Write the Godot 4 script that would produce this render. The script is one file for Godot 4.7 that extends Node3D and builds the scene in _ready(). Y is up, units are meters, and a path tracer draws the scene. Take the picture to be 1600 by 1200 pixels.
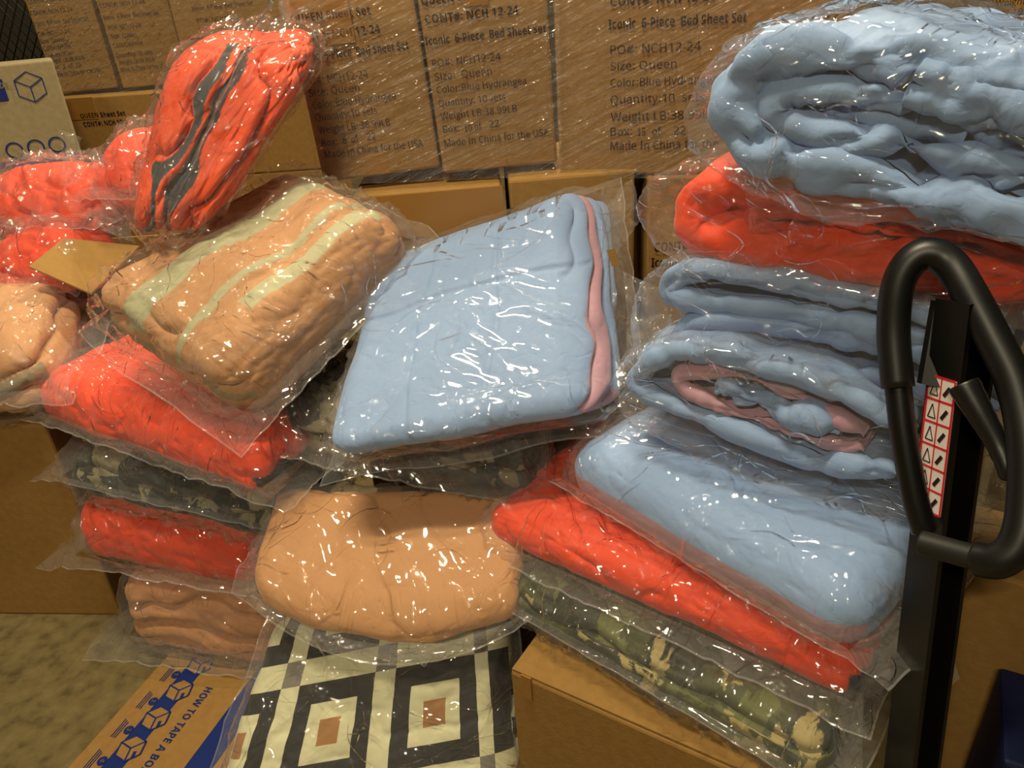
extends Node3D
# ---------------------------------------------------------------- camera numbers (1600x1200 frame)
const EYE := Vector3(0, 1.55, 0)
const PITCH := 28.0
const ROLL := 4.0
const FOCAL := 1200.0
var fw: Vector3
var rt: Vector3
var up: Vector3
var used := {}
var tex := {}
var mat := {}

func ray(x: float, y: float) -> Vector3:
	return fw + rt * ((x - 800.0) / FOCAL) - up * ((y - 600.0) / FOCAL)
func on_y(x: float, y: float, h: float) -> Vector3:      # the pixel's point at height h
	var r := ray(x, y)
	return EYE + r * ((h - EYE.y) / r.y)
func on_z(x: float, y: float, z: float) -> Vector3:      # the pixel's point on an upright plane across the view
	var r := ray(x, y)
	return EYE + r * (z / r.z)
func on_plane(x: float, y: float, p: Vector3, n: Vector3) -> Vector3:
	var r := ray(x, y)
	return EYE + r * ((p - EYE).dot(n) / r.dot(n))

func _ready() -> void:
	var p := deg_to_rad(PITCH)
	var a := deg_to_rad(ROLL)
	fw = Vector3(0, -sin(p), -cos(p))
	var r0 := Vector3(1, 0, 0)
	var u0 := r0.cross(fw)
	rt = r0 * cos(a) - u0 * sin(a)
	up = r0 * sin(a) + u0 * cos(a)
	var cam := Camera3D.new()
	cam.name = "camera"
	cam.fov = rad_to_deg(2.0 * atan(600.0 / FOCAL))
	cam.near = 0.05
	cam.far = 60.0
	cam.transform = Transform3D(Basis(rt, up, -fw), EYE)
	add_child(cam)
	var env := Environment.new()
	env.background_mode = Environment.BG_COLOR
	env.background_color = Color(0, 0, 0)
	env.tonemap_mode = Environment.TONE_MAPPER_LINEAR
	env.tonemap_exposure = 1.38
	env.sdfgi_enabled = true
	env.ssao_enabled = true
	env.ssil_enabled = true
	var we := WorldEnvironment.new()
	we.name = "environment"
	we.environment = env
	add_child(we)
	make_textures()
	make_materials()
	# warehouse ceiling lamps: [place, energy]
	ceiling_lamp(Vector3(0.7, 4.3, -3.7), 12.0, "white strip lamp hanging above the near stacked cartons")
	ceiling_lamp(Vector3(-1.9, 4.3, -4.6), 3.0, "white strip lamp hanging above the far stacked cartons")
	ceiling_lamp(Vector3(-0.5, 4.3, -0.95), 9.0, "white strip lamp hanging above the bagged bedding")
	ceiling_lamp(Vector3(-1.6, 4.3, 2.4), 10.5, "white strip lamp hanging deep in the aisle")
	room()
	carton_wall()
	left_things()
	left_stack()
	middle_stack()
	right_stack()
	hand_truck()
	right_things()

# ---------------------------------------------------------------- nodes
func numbered(called: String) -> String:
	var n: int = used.get(called, 0)
	used[called] = n + 1
	return called if n == 0 else "%s_%03d" % [called, n]
func thing(called: String, label: String, category: String, at := Vector3.ZERO, group := "") -> Node3D:
	var o := Node3D.new()
	o.name = numbered(called)
	add_child(o)
	o.position = at
	o.set_meta("label", label)
	o.set_meta("category", category)
	if group:
		o.set_meta("group", group)
	return o
func part(called: String, m: Mesh, material: Material, parent: Node3D, world := true) -> MeshInstance3D:
	var o := MeshInstance3D.new()
	o.name = called
	o.mesh = m
	o.material_override = material
	parent.add_child(o, true)
	if world:            # the mesh is in world metres; its thing stands at its base
		o.position = Vector3.ZERO if parent is MeshInstance3D else -parent.position
	return o
func structure(called: String, m: Mesh, material: Material) -> MeshInstance3D:
	var o := MeshInstance3D.new()
	o.name = called
	o.mesh = m
	o.material_override = material
	o.set_meta("kind", "structure")
	add_child(o, true)
	return o

# ---------------------------------------------------------------- materials
func noise(seed_: int, freq: float, oct := 3, ridged := false) -> FastNoiseLite:
	var n := FastNoiseLite.new()
	n.seed = seed_
	n.noise_type = FastNoiseLite.TYPE_SIMPLEX_SMOOTH
	n.frequency = freq
	n.fractal_octaves = oct
	n.fractal_type = FastNoiseLite.FRACTAL_RIDGED if ridged else FastNoiseLite.FRACTAL_FBM
	return n
func bumps(n: FastNoiseLite, size: int, strength: float) -> ImageTexture:
	var im := n.get_seamless_image(size, size)
	im.convert(Image.FORMAT_RGBA8)
	im.bump_map_to_normal_map(strength)
	return ImageTexture.create_from_image(im)
func lines(n: FastNoiseLite, size: int, power: float, strength: float, fine := 0.0) -> ImageTexture:     # thin raised lines on a flat ground
	var im := n.get_seamless_image(size, size)
	im.convert(Image.FORMAT_L8)
	var data := im.get_data()
	var second := data
	if fine > 0.0:
		n.seed += 77
		n.frequency *= 2.7
		im = n.get_seamless_image(size, size)
		im.convert(Image.FORMAT_L8)
		second = im.get_data()
	var f := PackedFloat32Array()
	f.resize(size * size)
	var table := PackedFloat32Array()
	for k in 256:
		table.append(pow(k / 255.0, power))
	for k in size * size:
		f[k] = table[data[k]] + fine * table[second[k]]
	im = Image.create_from_data(size, size, false, Image.FORMAT_RF, f.to_byte_array())
	im.resize(size * 2, size * 2, Image.INTERPOLATE_CUBIC)
	im.bump_map_to_normal_map(strength)
	return ImageTexture.create_from_image(im)
# creases of thin plastic film: short curved sharp folds, many of them in bundles
func film_creases(size: int, count: int, strength: float) -> ImageTexture:
	var rng := RandomNumberGenerator.new()
	rng.seed = 11
	var h := PackedFloat32Array()
	h.resize(size * size)
	var at := Vector2.ZERO
	var way := 0.0
	for k in count:
		if k % 4 == 0:                   # a new bundle
			at = Vector2(rng.randf(), rng.randf()) * size
			way = rng.randf() * TAU
		var p := at + Vector2(rng.randfn() * 45.0, rng.randfn() * 45.0)
		var d := way + rng.randfn() * 0.35
		var turn := rng.randfn() * 0.006
		var n := rng.randi_range(70, 330)
		var wide := rng.randf_range(2.5, 7.0)
		var tall := rng.randf_range(0.25, 1.0) * (-1.0 if rng.randf() < 0.3 else 1.0)
		var r := int(ceil(wide))
		for j in n:
			var fade := sin(PI * j / n)
			d += turn + rng.randfn() * 0.02
			p += Vector2(cos(d), sin(d)) * 1.6
			for yy in range(-r, r + 1):
				for xx in range(-r, r + 1):
					var q := (p + Vector2(xx, yy)).floor()
					var w := 1.0 - (q - p).length() / wide
					if w > 0.0:
						var ix := posmod(int(q.x), size) + posmod(int(q.y), size) * size
						var v := w * tall * fade * wide / 7.0
						h[ix] = maxf(h[ix], v) if tall > 0.0 else minf(h[ix], v)
	var im := Image.create_from_data(size, size, false, Image.FORMAT_RF, h.to_byte_array())
	im.bump_map_to_normal_map(strength)
	return ImageTexture.create_from_image(im)
func ramp_tex(n: FastNoiseLite, size: int, stops: Array) -> ImageTexture:
	var im := n.get_seamless_image(size, size)
	var g := Gradient.new()
	g.offsets = PackedFloat32Array(stops.map(func(s): return s[0]))
	g.colors = PackedColorArray(stops.map(func(s): return s[1]))
	var table := []
	for k in 256:
		table.append(g.sample(k / 255.0))
	var data := im.get_data()
	var step := data.size() / (size * size)
	var o := PackedByteArray()
	o.resize(size * size * 3)
	for k in size * size:
		var c: Color = table[data[k * step]]
		o[k * 3] = int(c.r * 255)
		o[k * 3 + 1] = int(c.g * 255)
		o[k * 3 + 2] = int(c.b * 255)
	return ImageTexture.create_from_image(Image.create_from_data(size, size, false, Image.FORMAT_RGB8, o))
func camo_tex(seed_: int, cols: Array, levels: Array) -> ImageTexture:
	var size := 512
	var data := []
	for k in cols.size() - 1:
		var n := noise(seed_ + k * 7, 0.011, 3)
		n.domain_warp_enabled = true
		n.domain_warp_amplitude = 40.0
		n.domain_warp_frequency = 0.012
		var im := n.get_seamless_image(size, size)
		im.convert(Image.FORMAT_L8)
		data.append(im.get_data())
	var o := PackedByteArray()
	o.resize(size * size * 3)
	for k in size * size:
		var c: Color = cols[0]
		for j in data.size():
			if data[j][k] > levels[j]:
				c = cols[j + 1]
		o[k * 3] = int(c.r * 255)
		o[k * 3 + 1] = int(c.g * 255)
		o[k * 3 + 2] = int(c.b * 255)
	return ImageTexture.create_from_image(Image.create_from_data(size, size, false, Image.FORMAT_RGB8, o))
func make_textures() -> void:
	var f := noise(5, 0.012, 4, true)
	f.domain_warp_enabled = true
	f.domain_warp_amplitude = 25.0
	f.domain_warp_frequency = 0.01
	tex.film = film_creases(1024, 120, 15.0)
	var w := noise(6, 0.012, 3, true)
	w.domain_warp_enabled = true
	w.domain_warp_amplitude = 30.0
	w.domain_warp_frequency = 0.008
	tex.cloth = lines(w, 512, 4.0, 7.0)
	tex.wrap = lines(noise(8, 0.014, 3, true), 512, 3.0, 26.0, 0.5)
	tex.paper = bumps(noise(9, 0.06, 3), 512, 2.0)
	tex.card = ramp_tex(noise(10, 0.02, 5), 512, [[0.2, Color(0.955, 0.945, 0.93)], [0.5, Color(0.975, 0.97, 0.96)], [0.8, Color(1, 1, 1)]])
	tex.concrete = ramp_tex(noise(12, 0.011, 6), 1024, [[0.12, Color(0.60, 0.56, 0.46)], [0.35, Color(0.72, 0.68, 0.57)], [0.55, Color(0.77, 0.73, 0.61)], [0.85, Color(0.82, 0.78, 0.67)]])
	tex.concrete_bump = bumps(noise(13, 0.02, 6), 1024, 5.0)
	tex.camo_olive = camo_tex(21, [Color(0.25, 0.26, 0.13), Color(0.16, 0.17, 0.10), Color(0.36, 0.37, 0.19), Color(0.62, 0.56, 0.36)], [140, 156, 178])
	tex.camo_dark = camo_tex(31, [Color(0.14, 0.15, 0.14), Color(0.24, 0.24, 0.20), Color(0.50, 0.47, 0.38)], [150, 160])
func std(c: Color, rough := 0.8, spec := 0.5) -> StandardMaterial3D:
	var m := StandardMaterial3D.new()
	m.albedo_color = c
	m.roughness = rough
	m.metallic_specular = spec
	return m
func film_mat(alpha: float, scale: Vector3, depth: float, rough := 0.1) -> StandardMaterial3D:
	var m := std(Color(0.93, 0.93, 0.92, alpha), rough, 0.6)
	m.transparency = BaseMaterial3D.TRANSPARENCY_ALPHA
	m.normal_enabled = true
	m.normal_texture = tex.film
	m.normal_scale = depth
	m.uv1_scale = scale
	m.cull_mode = BaseMaterial3D.CULL_DISABLED
	return m
func cloth_mat(c: Color, vertex := false, t: Texture2D = null, scale := 1.0) -> StandardMaterial3D:
	var m := std(c, 0.62, 0.4)
	m.vertex_color_use_as_albedo = vertex
	m.vertex_color_is_srgb = vertex
	m.rim_enabled = true
	m.rim = 0.25
	m.rim_tint = 0.6
	if t:
		m.albedo_texture = t
		m.uv1_scale = Vector3.ONE * scale
	else:
		m.uv1_scale = Vector3(2.2, 3.0, 1)
	m.normal_enabled = t == null
	m.normal_texture = tex.cloth
	m.normal_scale = -0.3
	return m
func card_mat(c: Color) -> StandardMaterial3D:
	var m := std(c, 0.78, 0.35)
	m.albedo_texture = tex.card
	m.normal_enabled = true
	m.normal_texture = tex.paper
	m.normal_scale = 0.25
	m.uv1_triplanar = true
	m.uv1_scale = Vector3.ONE * 3.0
	return m
const RED := Color(0.88, 0.26, 0.09)
const BLUE := Color(0.52, 0.63, 0.80)
const PINK := Color(0.72, 0.55, 0.62)
const TAN := Color(0.76, 0.56, 0.39)
const ORANGE := Color(0.84, 0.28, 0.08)
const SAGE := Color(0.70, 0.69, 0.55)
const SLATE := Color(0.20, 0.21, 0.23)
func make_materials() -> void:
	mat.film = film_mat(0.045, Vector3(1.9, 1.9, 1), 1.0, 0.05)
	mat.film_dull = film_mat(0.07, Vector3(3.0, 3.0, 1), 1.0, 0.05)
	mat.film_taut = film_mat(0.05, Vector3(1.2, 1.2, 1), 0.55, 0.05)
	mat.hem = film_mat(0.13, Vector3(3.0, 3.0, 1), 0.5, 0.08)
	mat.wrap = film_mat(0.06, Vector3(0.5, 5.0, 1), 1.0, 0.1)
	mat.wrap.normal_texture = tex.wrap
	mat.cloth = cloth_mat(Color.WHITE, true)
	mat.camo_olive = cloth_mat(Color.WHITE, false, tex.camo_olive, 1.3)
	mat.camo_dark = cloth_mat(Color.WHITE, false, tex.camo_dark, 1.3)
	mat.card = card_mat(Color(0.60, 0.46, 0.25))
	mat.card_pale = card_mat(Color(0.60, 0.54, 0.41))
	mat.tape = std(Color(0.60, 0.43, 0.20), 0.25, 0.5)
	mat.ink = std(Color(0.16, 0.10, 0.10), 0.8, 0.3)
	mat.blue_ink = std(Color(0.10, 0.17, 0.42), 0.7, 0.3)
	mat.black = std(Color(0.035, 0.035, 0.035), 0.38, 0.5)
	mat.rubber = std(Color(0.06, 0.06, 0.055), 0.42, 0.5)
	mat.white = std(Color(0.86, 0.82, 0.80), 0.5, 0.5)
	mat.red_ink = std(Color(0.80, 0.12, 0.16), 0.5, 0.4)
	mat.wood = std(Color(0.55, 0.42, 0.27), 0.8, 0.3)
	mat.steel = std(Color(0.10, 0.10, 0.09), 0.5, 0.5)
	var c := std(Color(0.58, 0.54, 0.43), 0.85, 0.3)
	c.albedo_texture = tex.concrete
	c.normal_enabled = true
	c.normal_texture = tex.concrete_bump
	c.normal_scale = 0.7
	c.uv1_triplanar = true
	c.uv1_world_triplanar = true
	c.uv1_scale = Vector3.ONE * 1.3
	mat.concrete = c
	mat.wall = std(Color(0.30, 0.28, 0.24), 0.9, 0.3)
	mat.ceiling = std(Color(0.30, 0.29, 0.27), 0.9, 0.3)

# ---------------------------------------------------------------- mesh helpers
class Shape:                      # collects vertices; finish() gives smooth normals
	var v := PackedVector3Array()
	var t := PackedVector2Array()
	var c := PackedColorArray()
	var i := PackedInt32Array()
	var flat := false
func finish(s: Shape) -> ArrayMesh:
	var arrays := []
	arrays.resize(Mesh.ARRAY_MAX)
	if s.flat:
		var n := PackedVector3Array()
		n.resize(s.v.size())
		for k in range(0, s.i.size(), 3):
			var m := (s.v[s.i[k + 2]] - s.v[s.i[k]]).cross(s.v[s.i[k + 1]] - s.v[s.i[k]]).normalized()
			n[s.i[k]] = m
			n[s.i[k + 1]] = m
			n[s.i[k + 2]] = m
		arrays[Mesh.ARRAY_NORMAL] = n
	arrays[Mesh.ARRAY_VERTEX] = s.v
	arrays[Mesh.ARRAY_TEX_UV] = s.t
	if s.c.size() == s.v.size():
		arrays[Mesh.ARRAY_COLOR] = s.c
	arrays[Mesh.ARRAY_INDEX] = s.i
	if s.flat:
		var am := ArrayMesh.new()
		am.add_surface_from_arrays(Mesh.PRIMITIVE_TRIANGLES, arrays)
		return am
	var st := SurfaceTool.new()
	st.create_from_arrays(arrays)
	st.generate_normals()
	return st.commit()
func start(group := 0) -> Shape:
	var s := Shape.new()
	s.flat = group < 0
	return s
func grid(s: Shape, pts: PackedVector3Array, uvs: PackedVector2Array, cols: PackedColorArray, nu: int, nv: int) -> void:   # (nu+1)*(nv+1) points, row by row
	var base := s.v.size()
	if s.flat:                    # every triangle its own corners
		for j in nv:
			for i in nu:
				var k := j * (nu + 1) + i
				for q in [k, k + nu + 1, k + 1, k + 1, k + nu + 1, k + nu + 2]:
					s.i.append(s.v.size())
					s.v.append(pts[q])
					s.t.append(uvs[q])
		return
	s.v.append_array(pts)
	s.t.append_array(uvs)
	s.c.append_array(cols)
	var at := s.i.size()
	s.i.resize(at + nu * nv * 6)
	var ix := s.i
	for j in nv:
		for i in nu:
			var k := base + j * (nu + 1) + i
			ix[at] = k
			ix[at + 1] = k + nu + 1
			ix[at + 2] = k + 1
			ix[at + 3] = k + 1
			ix[at + 4] = k + nu + 1
			ix[at + 5] = k + nu + 2
			at += 6
	s.i = ix
func triangle(s: Shape, a: Vector3, b: Vector3, c: Vector3) -> void:
	for p in [a, b, c]:
		s.i.append(s.v.size())
		s.v.append(p)
		s.t.append(Vector2(p.x, p.y))
func plain_box(st: Shape, t: Transform3D, size: Vector3) -> void:    # t.origin = centre
	var h := size / 2
	for f in 6:
		var ax := f / 2
		var s := 1.0 if f % 2 else -1.0
		var n := Vector3.ZERO
		n[ax] = s
		var u := Vector3.ZERO
		u[(ax + 1) % 3] = 1
		var v := n.cross(u)
		var c := []
		for e in [[-1, -1], [1, -1], [1, 1], [-1, 1]]:
			c.append(t * ((n + u * e[0] + v * e[1]) * h))
		triangle(st, c[0], c[2], c[1])
		triangle(st, c[0], c[3], c[2])
func bx(t: Transform3D, size: Vector3) -> ArrayMesh:
	var st := start(-1)
	plain_box(st, t, size)
	return finish(st)
func tube(st: Shape, path: PackedVector3Array, radii: Array, sides := 14) -> void:
	var ring := PackedVector3Array()
	var prev := Vector3.UP
	for i in path.size():
		var d := (path[mini(i + 1, path.size() - 1)] - path[maxi(i - 1, 0)]).normalized()
		var x := prev.cross(d)
		if x.length() < 0.05:
			x = Vector3.RIGHT.cross(d)
		x = x.normalized()
		var y := d.cross(x)
		prev = y
		for k in sides + 1:
			var w := TAU * k / sides
			ring.append(path[i] + (x * cos(w) + y * sin(w)) * float(radii[mini(i, radii.size() - 1)]))
	var uvs := PackedVector2Array()
	for k in ring.size():
		uvs.append(Vector2(float(k % (sides + 1)) / sides, k / (sides + 1)))
	grid(st, ring, uvs, PackedColorArray(), sides, path.size() - 1)
	for e in [0, path.size() - 1]:
		for k in sides:
			var a: Vector3 = ring[e * (sides + 1) + k]
			var b: Vector3 = ring[e * (sides + 1) + k + 1]
			if e == 0:
				triangle(st, path[e], a, b)
			else:
				triangle(st, path[e], b, a)
func smooth_path(pts: Array, n: int) -> PackedVector3Array:
	var o := PackedVector3Array()
	var m := pts.size() - 1
	for k in n + 1:
		var t := float(k) / n * m
		var i := mini(int(t), m - 1)
		var p0: Vector3 = pts[maxi(i - 1, 0)]
		var p1: Vector3 = pts[i]
		var p2: Vector3 = pts[i + 1]
		var p3: Vector3 = pts[mini(i + 2, m)]
		o.append(p1.cubic_interpolate(p2, p0, p3, t - i))
	return o

# a soft folded block: q = [back left, back right, front right, front left] of its top face, th = top to bottom
func soft_block(o: Dictionary) -> ArrayMesh:
	var st := start(0)
	add_block(st, o)
	return finish(st)
func add_block(st: Shape, o: Dictionary) -> void:
	var q: Array = o.q
	var th: Vector3 = o.th
	var a: float = ((q[0] - q[1]).length() + (q[3] - q[2]).length()) / 4
	var b: float = ((q[0] - q[3]).length() + (q[1] - q[2]).length()) / 4
	var t: float = th.length() / 2
	var r: float = t * o.get("r", 0.9)
	var res: float = o.get("res", 150.0)
	var n := [maxi(6, int(2 * a * res)), maxi(6, int(2 * b * res)), maxi(8, int(2 * t * res * 1.3))]
	var low := noise(o.get("seed", 1), o.get("freq", 3.5), 2)
	var rid := noise(o.get("seed", 1) + 50, o.get("cfreq", 9.0), 3, true)
	var wav := noise(o.get("seed", 1) + 90, 4.0, 2)
	var amp: float = o.get("amp", 0.008)
	var crease: float = o.get("crease", 0.005)
	var stretch: Vector3 = o.get("stretch", Vector3.ONE)
	var spin: float = o.get("spin", 0.0)
	var cs := cos(spin)
	var sn := sin(spin)
	var bulge: float = o.get("bulge", 0.0)
	var nl: float = o.get("layers", 0.0)
	var groove: float = o.get("groove", 0.02)
	var sides: String = o.get("sides", "")
	var skirt: float = o.get("skirt", 0.0)
	var pad: float = o.get("pad", 0.0)
	var film: bool = pad > 0.0
	var seams: Array = o.get("seams", [])
	var col = o.get("col")
	var bend = o.get("bend")
	var inner := Vector3(maxf(a - r, 0.001), maxf(b - r, 0.001), maxf(t - r, 0.0005))
	for f in 6:
		var ax := f / 2
		var s := 1.0 if f % 2 else -1.0
		var ua := (ax + 1) % 3
		var va := (ax + 2) % 3
		if s < 0:
			var sw := ua
			ua = va
			va = sw
		var nu: int = n[ua]
		var nv: int = n[va]
		var pts := PackedVector3Array()
		var uvs := PackedVector2Array()
		var cols := PackedColorArray()
		for j in nv + 1:
			for i in nu + 1:
				var c := Vector3.ZERO
				c[ax] = s
				c[ua] = -1.0 + 2.0 * i / nu
				c[va] = -1.0 + 2.0 * j / nv
				var p := Vector3(c.x * a, c.y * b, c.z * t)
				var k := p.clamp(-inner, inner)
				var nn := (p - k).normalized()
				p = k + nn * r
				var e := Vector3(p.x * cs + p.y * sn, -p.x * sn + p.y * cs, p.z)
				var d := low.get_noise_3dv(p) * amp
				if crease != 0.0:
					var rr := rid.get_noise_3dv(e * stretch) * 0.5 + 0.5
					d += crease * 2.0 * (rr * rr * rr if film else -pow(maxf(rr - 0.45, 0.0) / 0.55, 2.0))
				for sm in seams:
					var off: float = (p.x / a if sm[0] == 0 else p.y / b) - sm[1] + wav.get_noise_2d(p.y * 0.6 if sm[0] == 0 else p.x * 0.6, sm[1]) * 0.10
					var g: float = absf(off) * (a if sm[0] == 0 else b) / 0.012
					if g < 1.0 and nn.z > 0.3:
						d -= 0.007 * pow(1.0 - g, 2.0)
				var lay := 0.0
				var flat := 1.0 - absf(nn.z)
				if nl > 0.0 and flat > 0.02:
					var on := 0.0
					if "f" in sides: on = maxf(on, -nn.y)
					if "b" in sides: on = maxf(on, nn.y)
					if "r" in sides: on = maxf(on, nn.x)
					if "l" in sides: on = maxf(on, -nn.x)
					lay = (p.z / t * 0.5 + 0.5) * nl + wav.get_noise_3dv(p) * 0.9
					var fr := lay - floorf(lay)
					d -= on * groove * (1.0 - sqrt(maxf(0.0, 1.0 - pow(2.0 * fr - 1.0, 2.0))))
				if bulge != 0.0:
					p.z += bulge * (1.0 - pow(p.x / a, 2.0)) * (1.0 - pow(p.y / b, 2.0)) * nn.z
				if skirt > 0.0:
					p += Vector3(nn.x, nn.y, 0) * skirt * pow(flat, 3.0)
				p += nn * (d + pad)
				var u := p.x / a * 0.5 + 0.5
				var v := 0.5 - p.y / b * 0.5
				var w: Vector3 = (q[0] * (1 - u) + q[1] * u) * (1 - v) + (q[3] * (1 - u) + q[2] * u) * v + th * (0.5 - p.z / t * 0.5)
				if bend != null:
					w = bend.call(w, u, v, p.z / t)
				pts.append(w)
				uvs.append(Vector2(p.x + p.z * nn.x * 0.7, -p.y + p.z * nn.y * 0.7) if absf(nn.z) > 0.3 else Vector2(p.x + p.y * absf(nn.x), p.z + 0.3 + p.y * absf(nn.y) * 0.3))
				if col != null:
					cols.append(col.call(p, u, v, p.z / t, nn, lay))
		grid(st, pts, uvs, cols, nu, nv)

# the loose flat edge of a bag round a block: wide = widths at left, back, right, front; drop = how far it hangs
func add_flange(st: Shape, o: Dictionary, wide: Array, drop := 0.3, level := 0.0, hem: Shape = null) -> void:
	var q: Array = o.q
	var th: Vector3 = o.th
	var a: float = ((q[0] - q[1]).length() + (q[3] - q[2]).length()) / 4
	var b: float = ((q[0] - q[3]).length() + (q[1] - q[2]).length()) / 4
	var t: float = th.length() / 2
	var nz := noise(o.get("seed", 1) + 200, 7.0, 3, true)
	var nf := noise(o.get("seed", 1) + 210, 3.5, 2)
	var per := 200
	var rows := 9
	var pts := PackedVector3Array()
	var uvs := PackedVector2Array()
	for j in rows + 1:
		for i in per + 1:
			var g := fposmod(float(i) / per * 4.0, 4.0)
			var side := int(g)
			var f := g - side
			var c := [Vector2(-1, 1), Vector2(1, 1), Vector2(1, -1), Vector2(-1, -1)]     # back left, back right, front right, front left
			var e0: Vector2 = c[side]
			var e1: Vector2 = c[(side + 1) % 4]
			var e := e0.lerp(e1, f)
			var ws := [wide[1], wide[2], wide[3], wide[0]]
			var outw: Vector2 = [Vector2(0, 1), Vector2(1, 0), Vector2(0, -1), Vector2(-1, 0)][side]
			var before: Vector2 = [Vector2(-1, 0), Vector2(0, 1), Vector2(1, 0), Vector2(0, -1)][side]
			var after: Vector2 = [Vector2(1, 0), Vector2(0, -1), Vector2(-1, 0), Vector2(0, 1)][side]
			var k0 := pow(1.0 - f, 8.0)
			var k1 := pow(f, 8.0)
			var grow: Vector2 = outw * ws[side] + before * ws[(side + 3) % 4] * k0 + after * ws[(side + 1) % 4] * k1
			var s := float(j) / rows
			var p := Vector3(e.x * a * 0.985, e.y * b * 0.985, level * t)
			var w := nf.get_noise_3dv(p + Vector3(0, 0, s * 0.1))
			p += Vector3(grow.x, grow.y, 0) * s * (1.0 + 0.35 * w)
			p.z += (nz.get_noise_3dv(p * 1.3) * 0.012 + w * 0.02) * s * minf(1.0, grow.length() * 25.0)
			var u := p.x / a * 0.5 + 0.5
			var v := 0.5 - p.y / b * 0.5
			var x: Vector3 = (q[0] * (1 - u) + q[1] * u) * (1 - v) + (q[3] * (1 - u) + q[2] * u) * v + th * (0.5 - p.z / t * 0.5)
			x.y -= drop * grow.length() * s * s
			if o.has("bend"):
				x = o.bend.call(x, u, v, p.z / t)
			pts.append(x)
			uvs.append(Vector2(p.x, p.y))
	grid(st, pts, uvs, PackedColorArray(), per, rows)
	if hem:
		var edge := PackedVector3Array()
		var euv := PackedVector2Array()
		for r in [0, 1]:
			for i in per + 1:
				var p1 := pts[rows * (per + 1) + i]
				var p0 := pts[(rows - 1) * (per + 1) + i]
				edge.append(p1 + (p0 - p1).limit_length(0.0035) * r + v3(0, 0.001, 0))
				euv.append(Vector2(i * 0.01, r * 0.01))
		grid(hem, edge, euv, PackedColorArray(), per, 1)
# a loose crumpled piece of film between four points
func add_sheet(st: Shape, c: Array, seed_: int, amp := 0.012, freq := 9.0, n := 40) -> void:
	var nz := noise(seed_, freq, 3, true)
	var lo := noise(seed_ + 9, freq * 0.4, 2)
	var nor: Vector3 = (c[1] - c[0]).cross(c[3] - c[0]).normalized()
	var lu: float = (c[1] - c[0]).length()
	var lv: float = (c[3] - c[0]).length()
	var pts := PackedVector3Array()
	var uvs := PackedVector2Array()
	for j in n + 1:
		for i in n + 1:
			var u := float(i) / n
			var v := float(j) / n
			var p: Vector3 = (c[0] * (1 - u) + c[1] * u) * (1 - v) + (c[3] * (1 - u) + c[2] * u) * v
			var x := Vector3(u * lu, v * lv, 0.3)
			pts.append(p + nor * (nz.get_noise_3dv(x) * amp + lo.get_noise_3dv(x) * amp * 1.5))
			uvs.append(Vector2(u * lu, v * lv))
	grid(st, pts, uvs, PackedColorArray(), n, n)
# a thick quilt ribbon folded along a path; it reaches `axis` deep
func add_ribbon(st: Shape, path: PackedVector3Array, thick: float, axis: Vector3, o: Dictionary) -> void:
	var along := axis.normalized()
	var deep := axis.length()
	var low := noise(o.get("seed", 1), 7.0, 2)
	var rid := noise(o.get("seed", 1) + 50, o.get("cfreq", 6.0), 3, true)
	var amp: float = o.get("amp", 0.008)
	var crease: float = o.get("crease", 0.006)
	var outer: Color = o.get("outer", BLUE)
	var inside: Color = o.get("inner", outer)
	var half := thick / 2
	var prof := []                         # (across, deep, normal across, normal deep)
	for k in 13:
		var w := PI * k / 12
		prof.append([cos(w) * half, half * (1 - sin(w)) * 0.9, cos(w), -sin(w)])
	for k in 30:
		prof.append([-half, half + (deep - half) * (k + 1) / 30.0, -1.0, 0.0])
	for k in 30:
		prof.append([half, deep - (deep - half) * (k / 29.0), 1.0, 0.0])
	var m := prof.size() - 1
	var pts := PackedVector3Array()
	var uvs := PackedVector2Array()
	var cols := PackedColorArray()
	var run := 0.0
	for i in path.size():
		var d := (path[mini(i + 1, path.size() - 1)] - path[maxi(i - 1, 0)]).normalized()
		var x := d.cross(along).normalized()
		if i:
			run += (path[i] - path[i - 1]).length()
		var ends := minf(1.0, 3.0 * minf(i, path.size() - 1 - i) / 12.0)
		var g := sqrt(clampf(1.0 - pow(1.0 - minf(1.0, ends), 2.0), 0.02, 1.0))
		for f in prof:
			var p: Vector3 = path[i] + x * f[0] * g + along * f[1]
			var nn: Vector3 = x * f[2] + along * f[3]
			var e := Vector3(run, f[1] * 0.7, f[0])
			p += nn * (low.get_noise_3dv(p) * amp * 1.5 + -pow(maxf(rid.get_noise_3dv(e) - 0.0, 0.0), 2.0) * crease * 2.5)
			pts.append(p)
			uvs.append(Vector2(run, f[1] + f[0]))
			cols.append(outer if f[2] > -0.35 else inside)
	grid(st, pts, uvs, cols, m, path.size() - 1)
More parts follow.
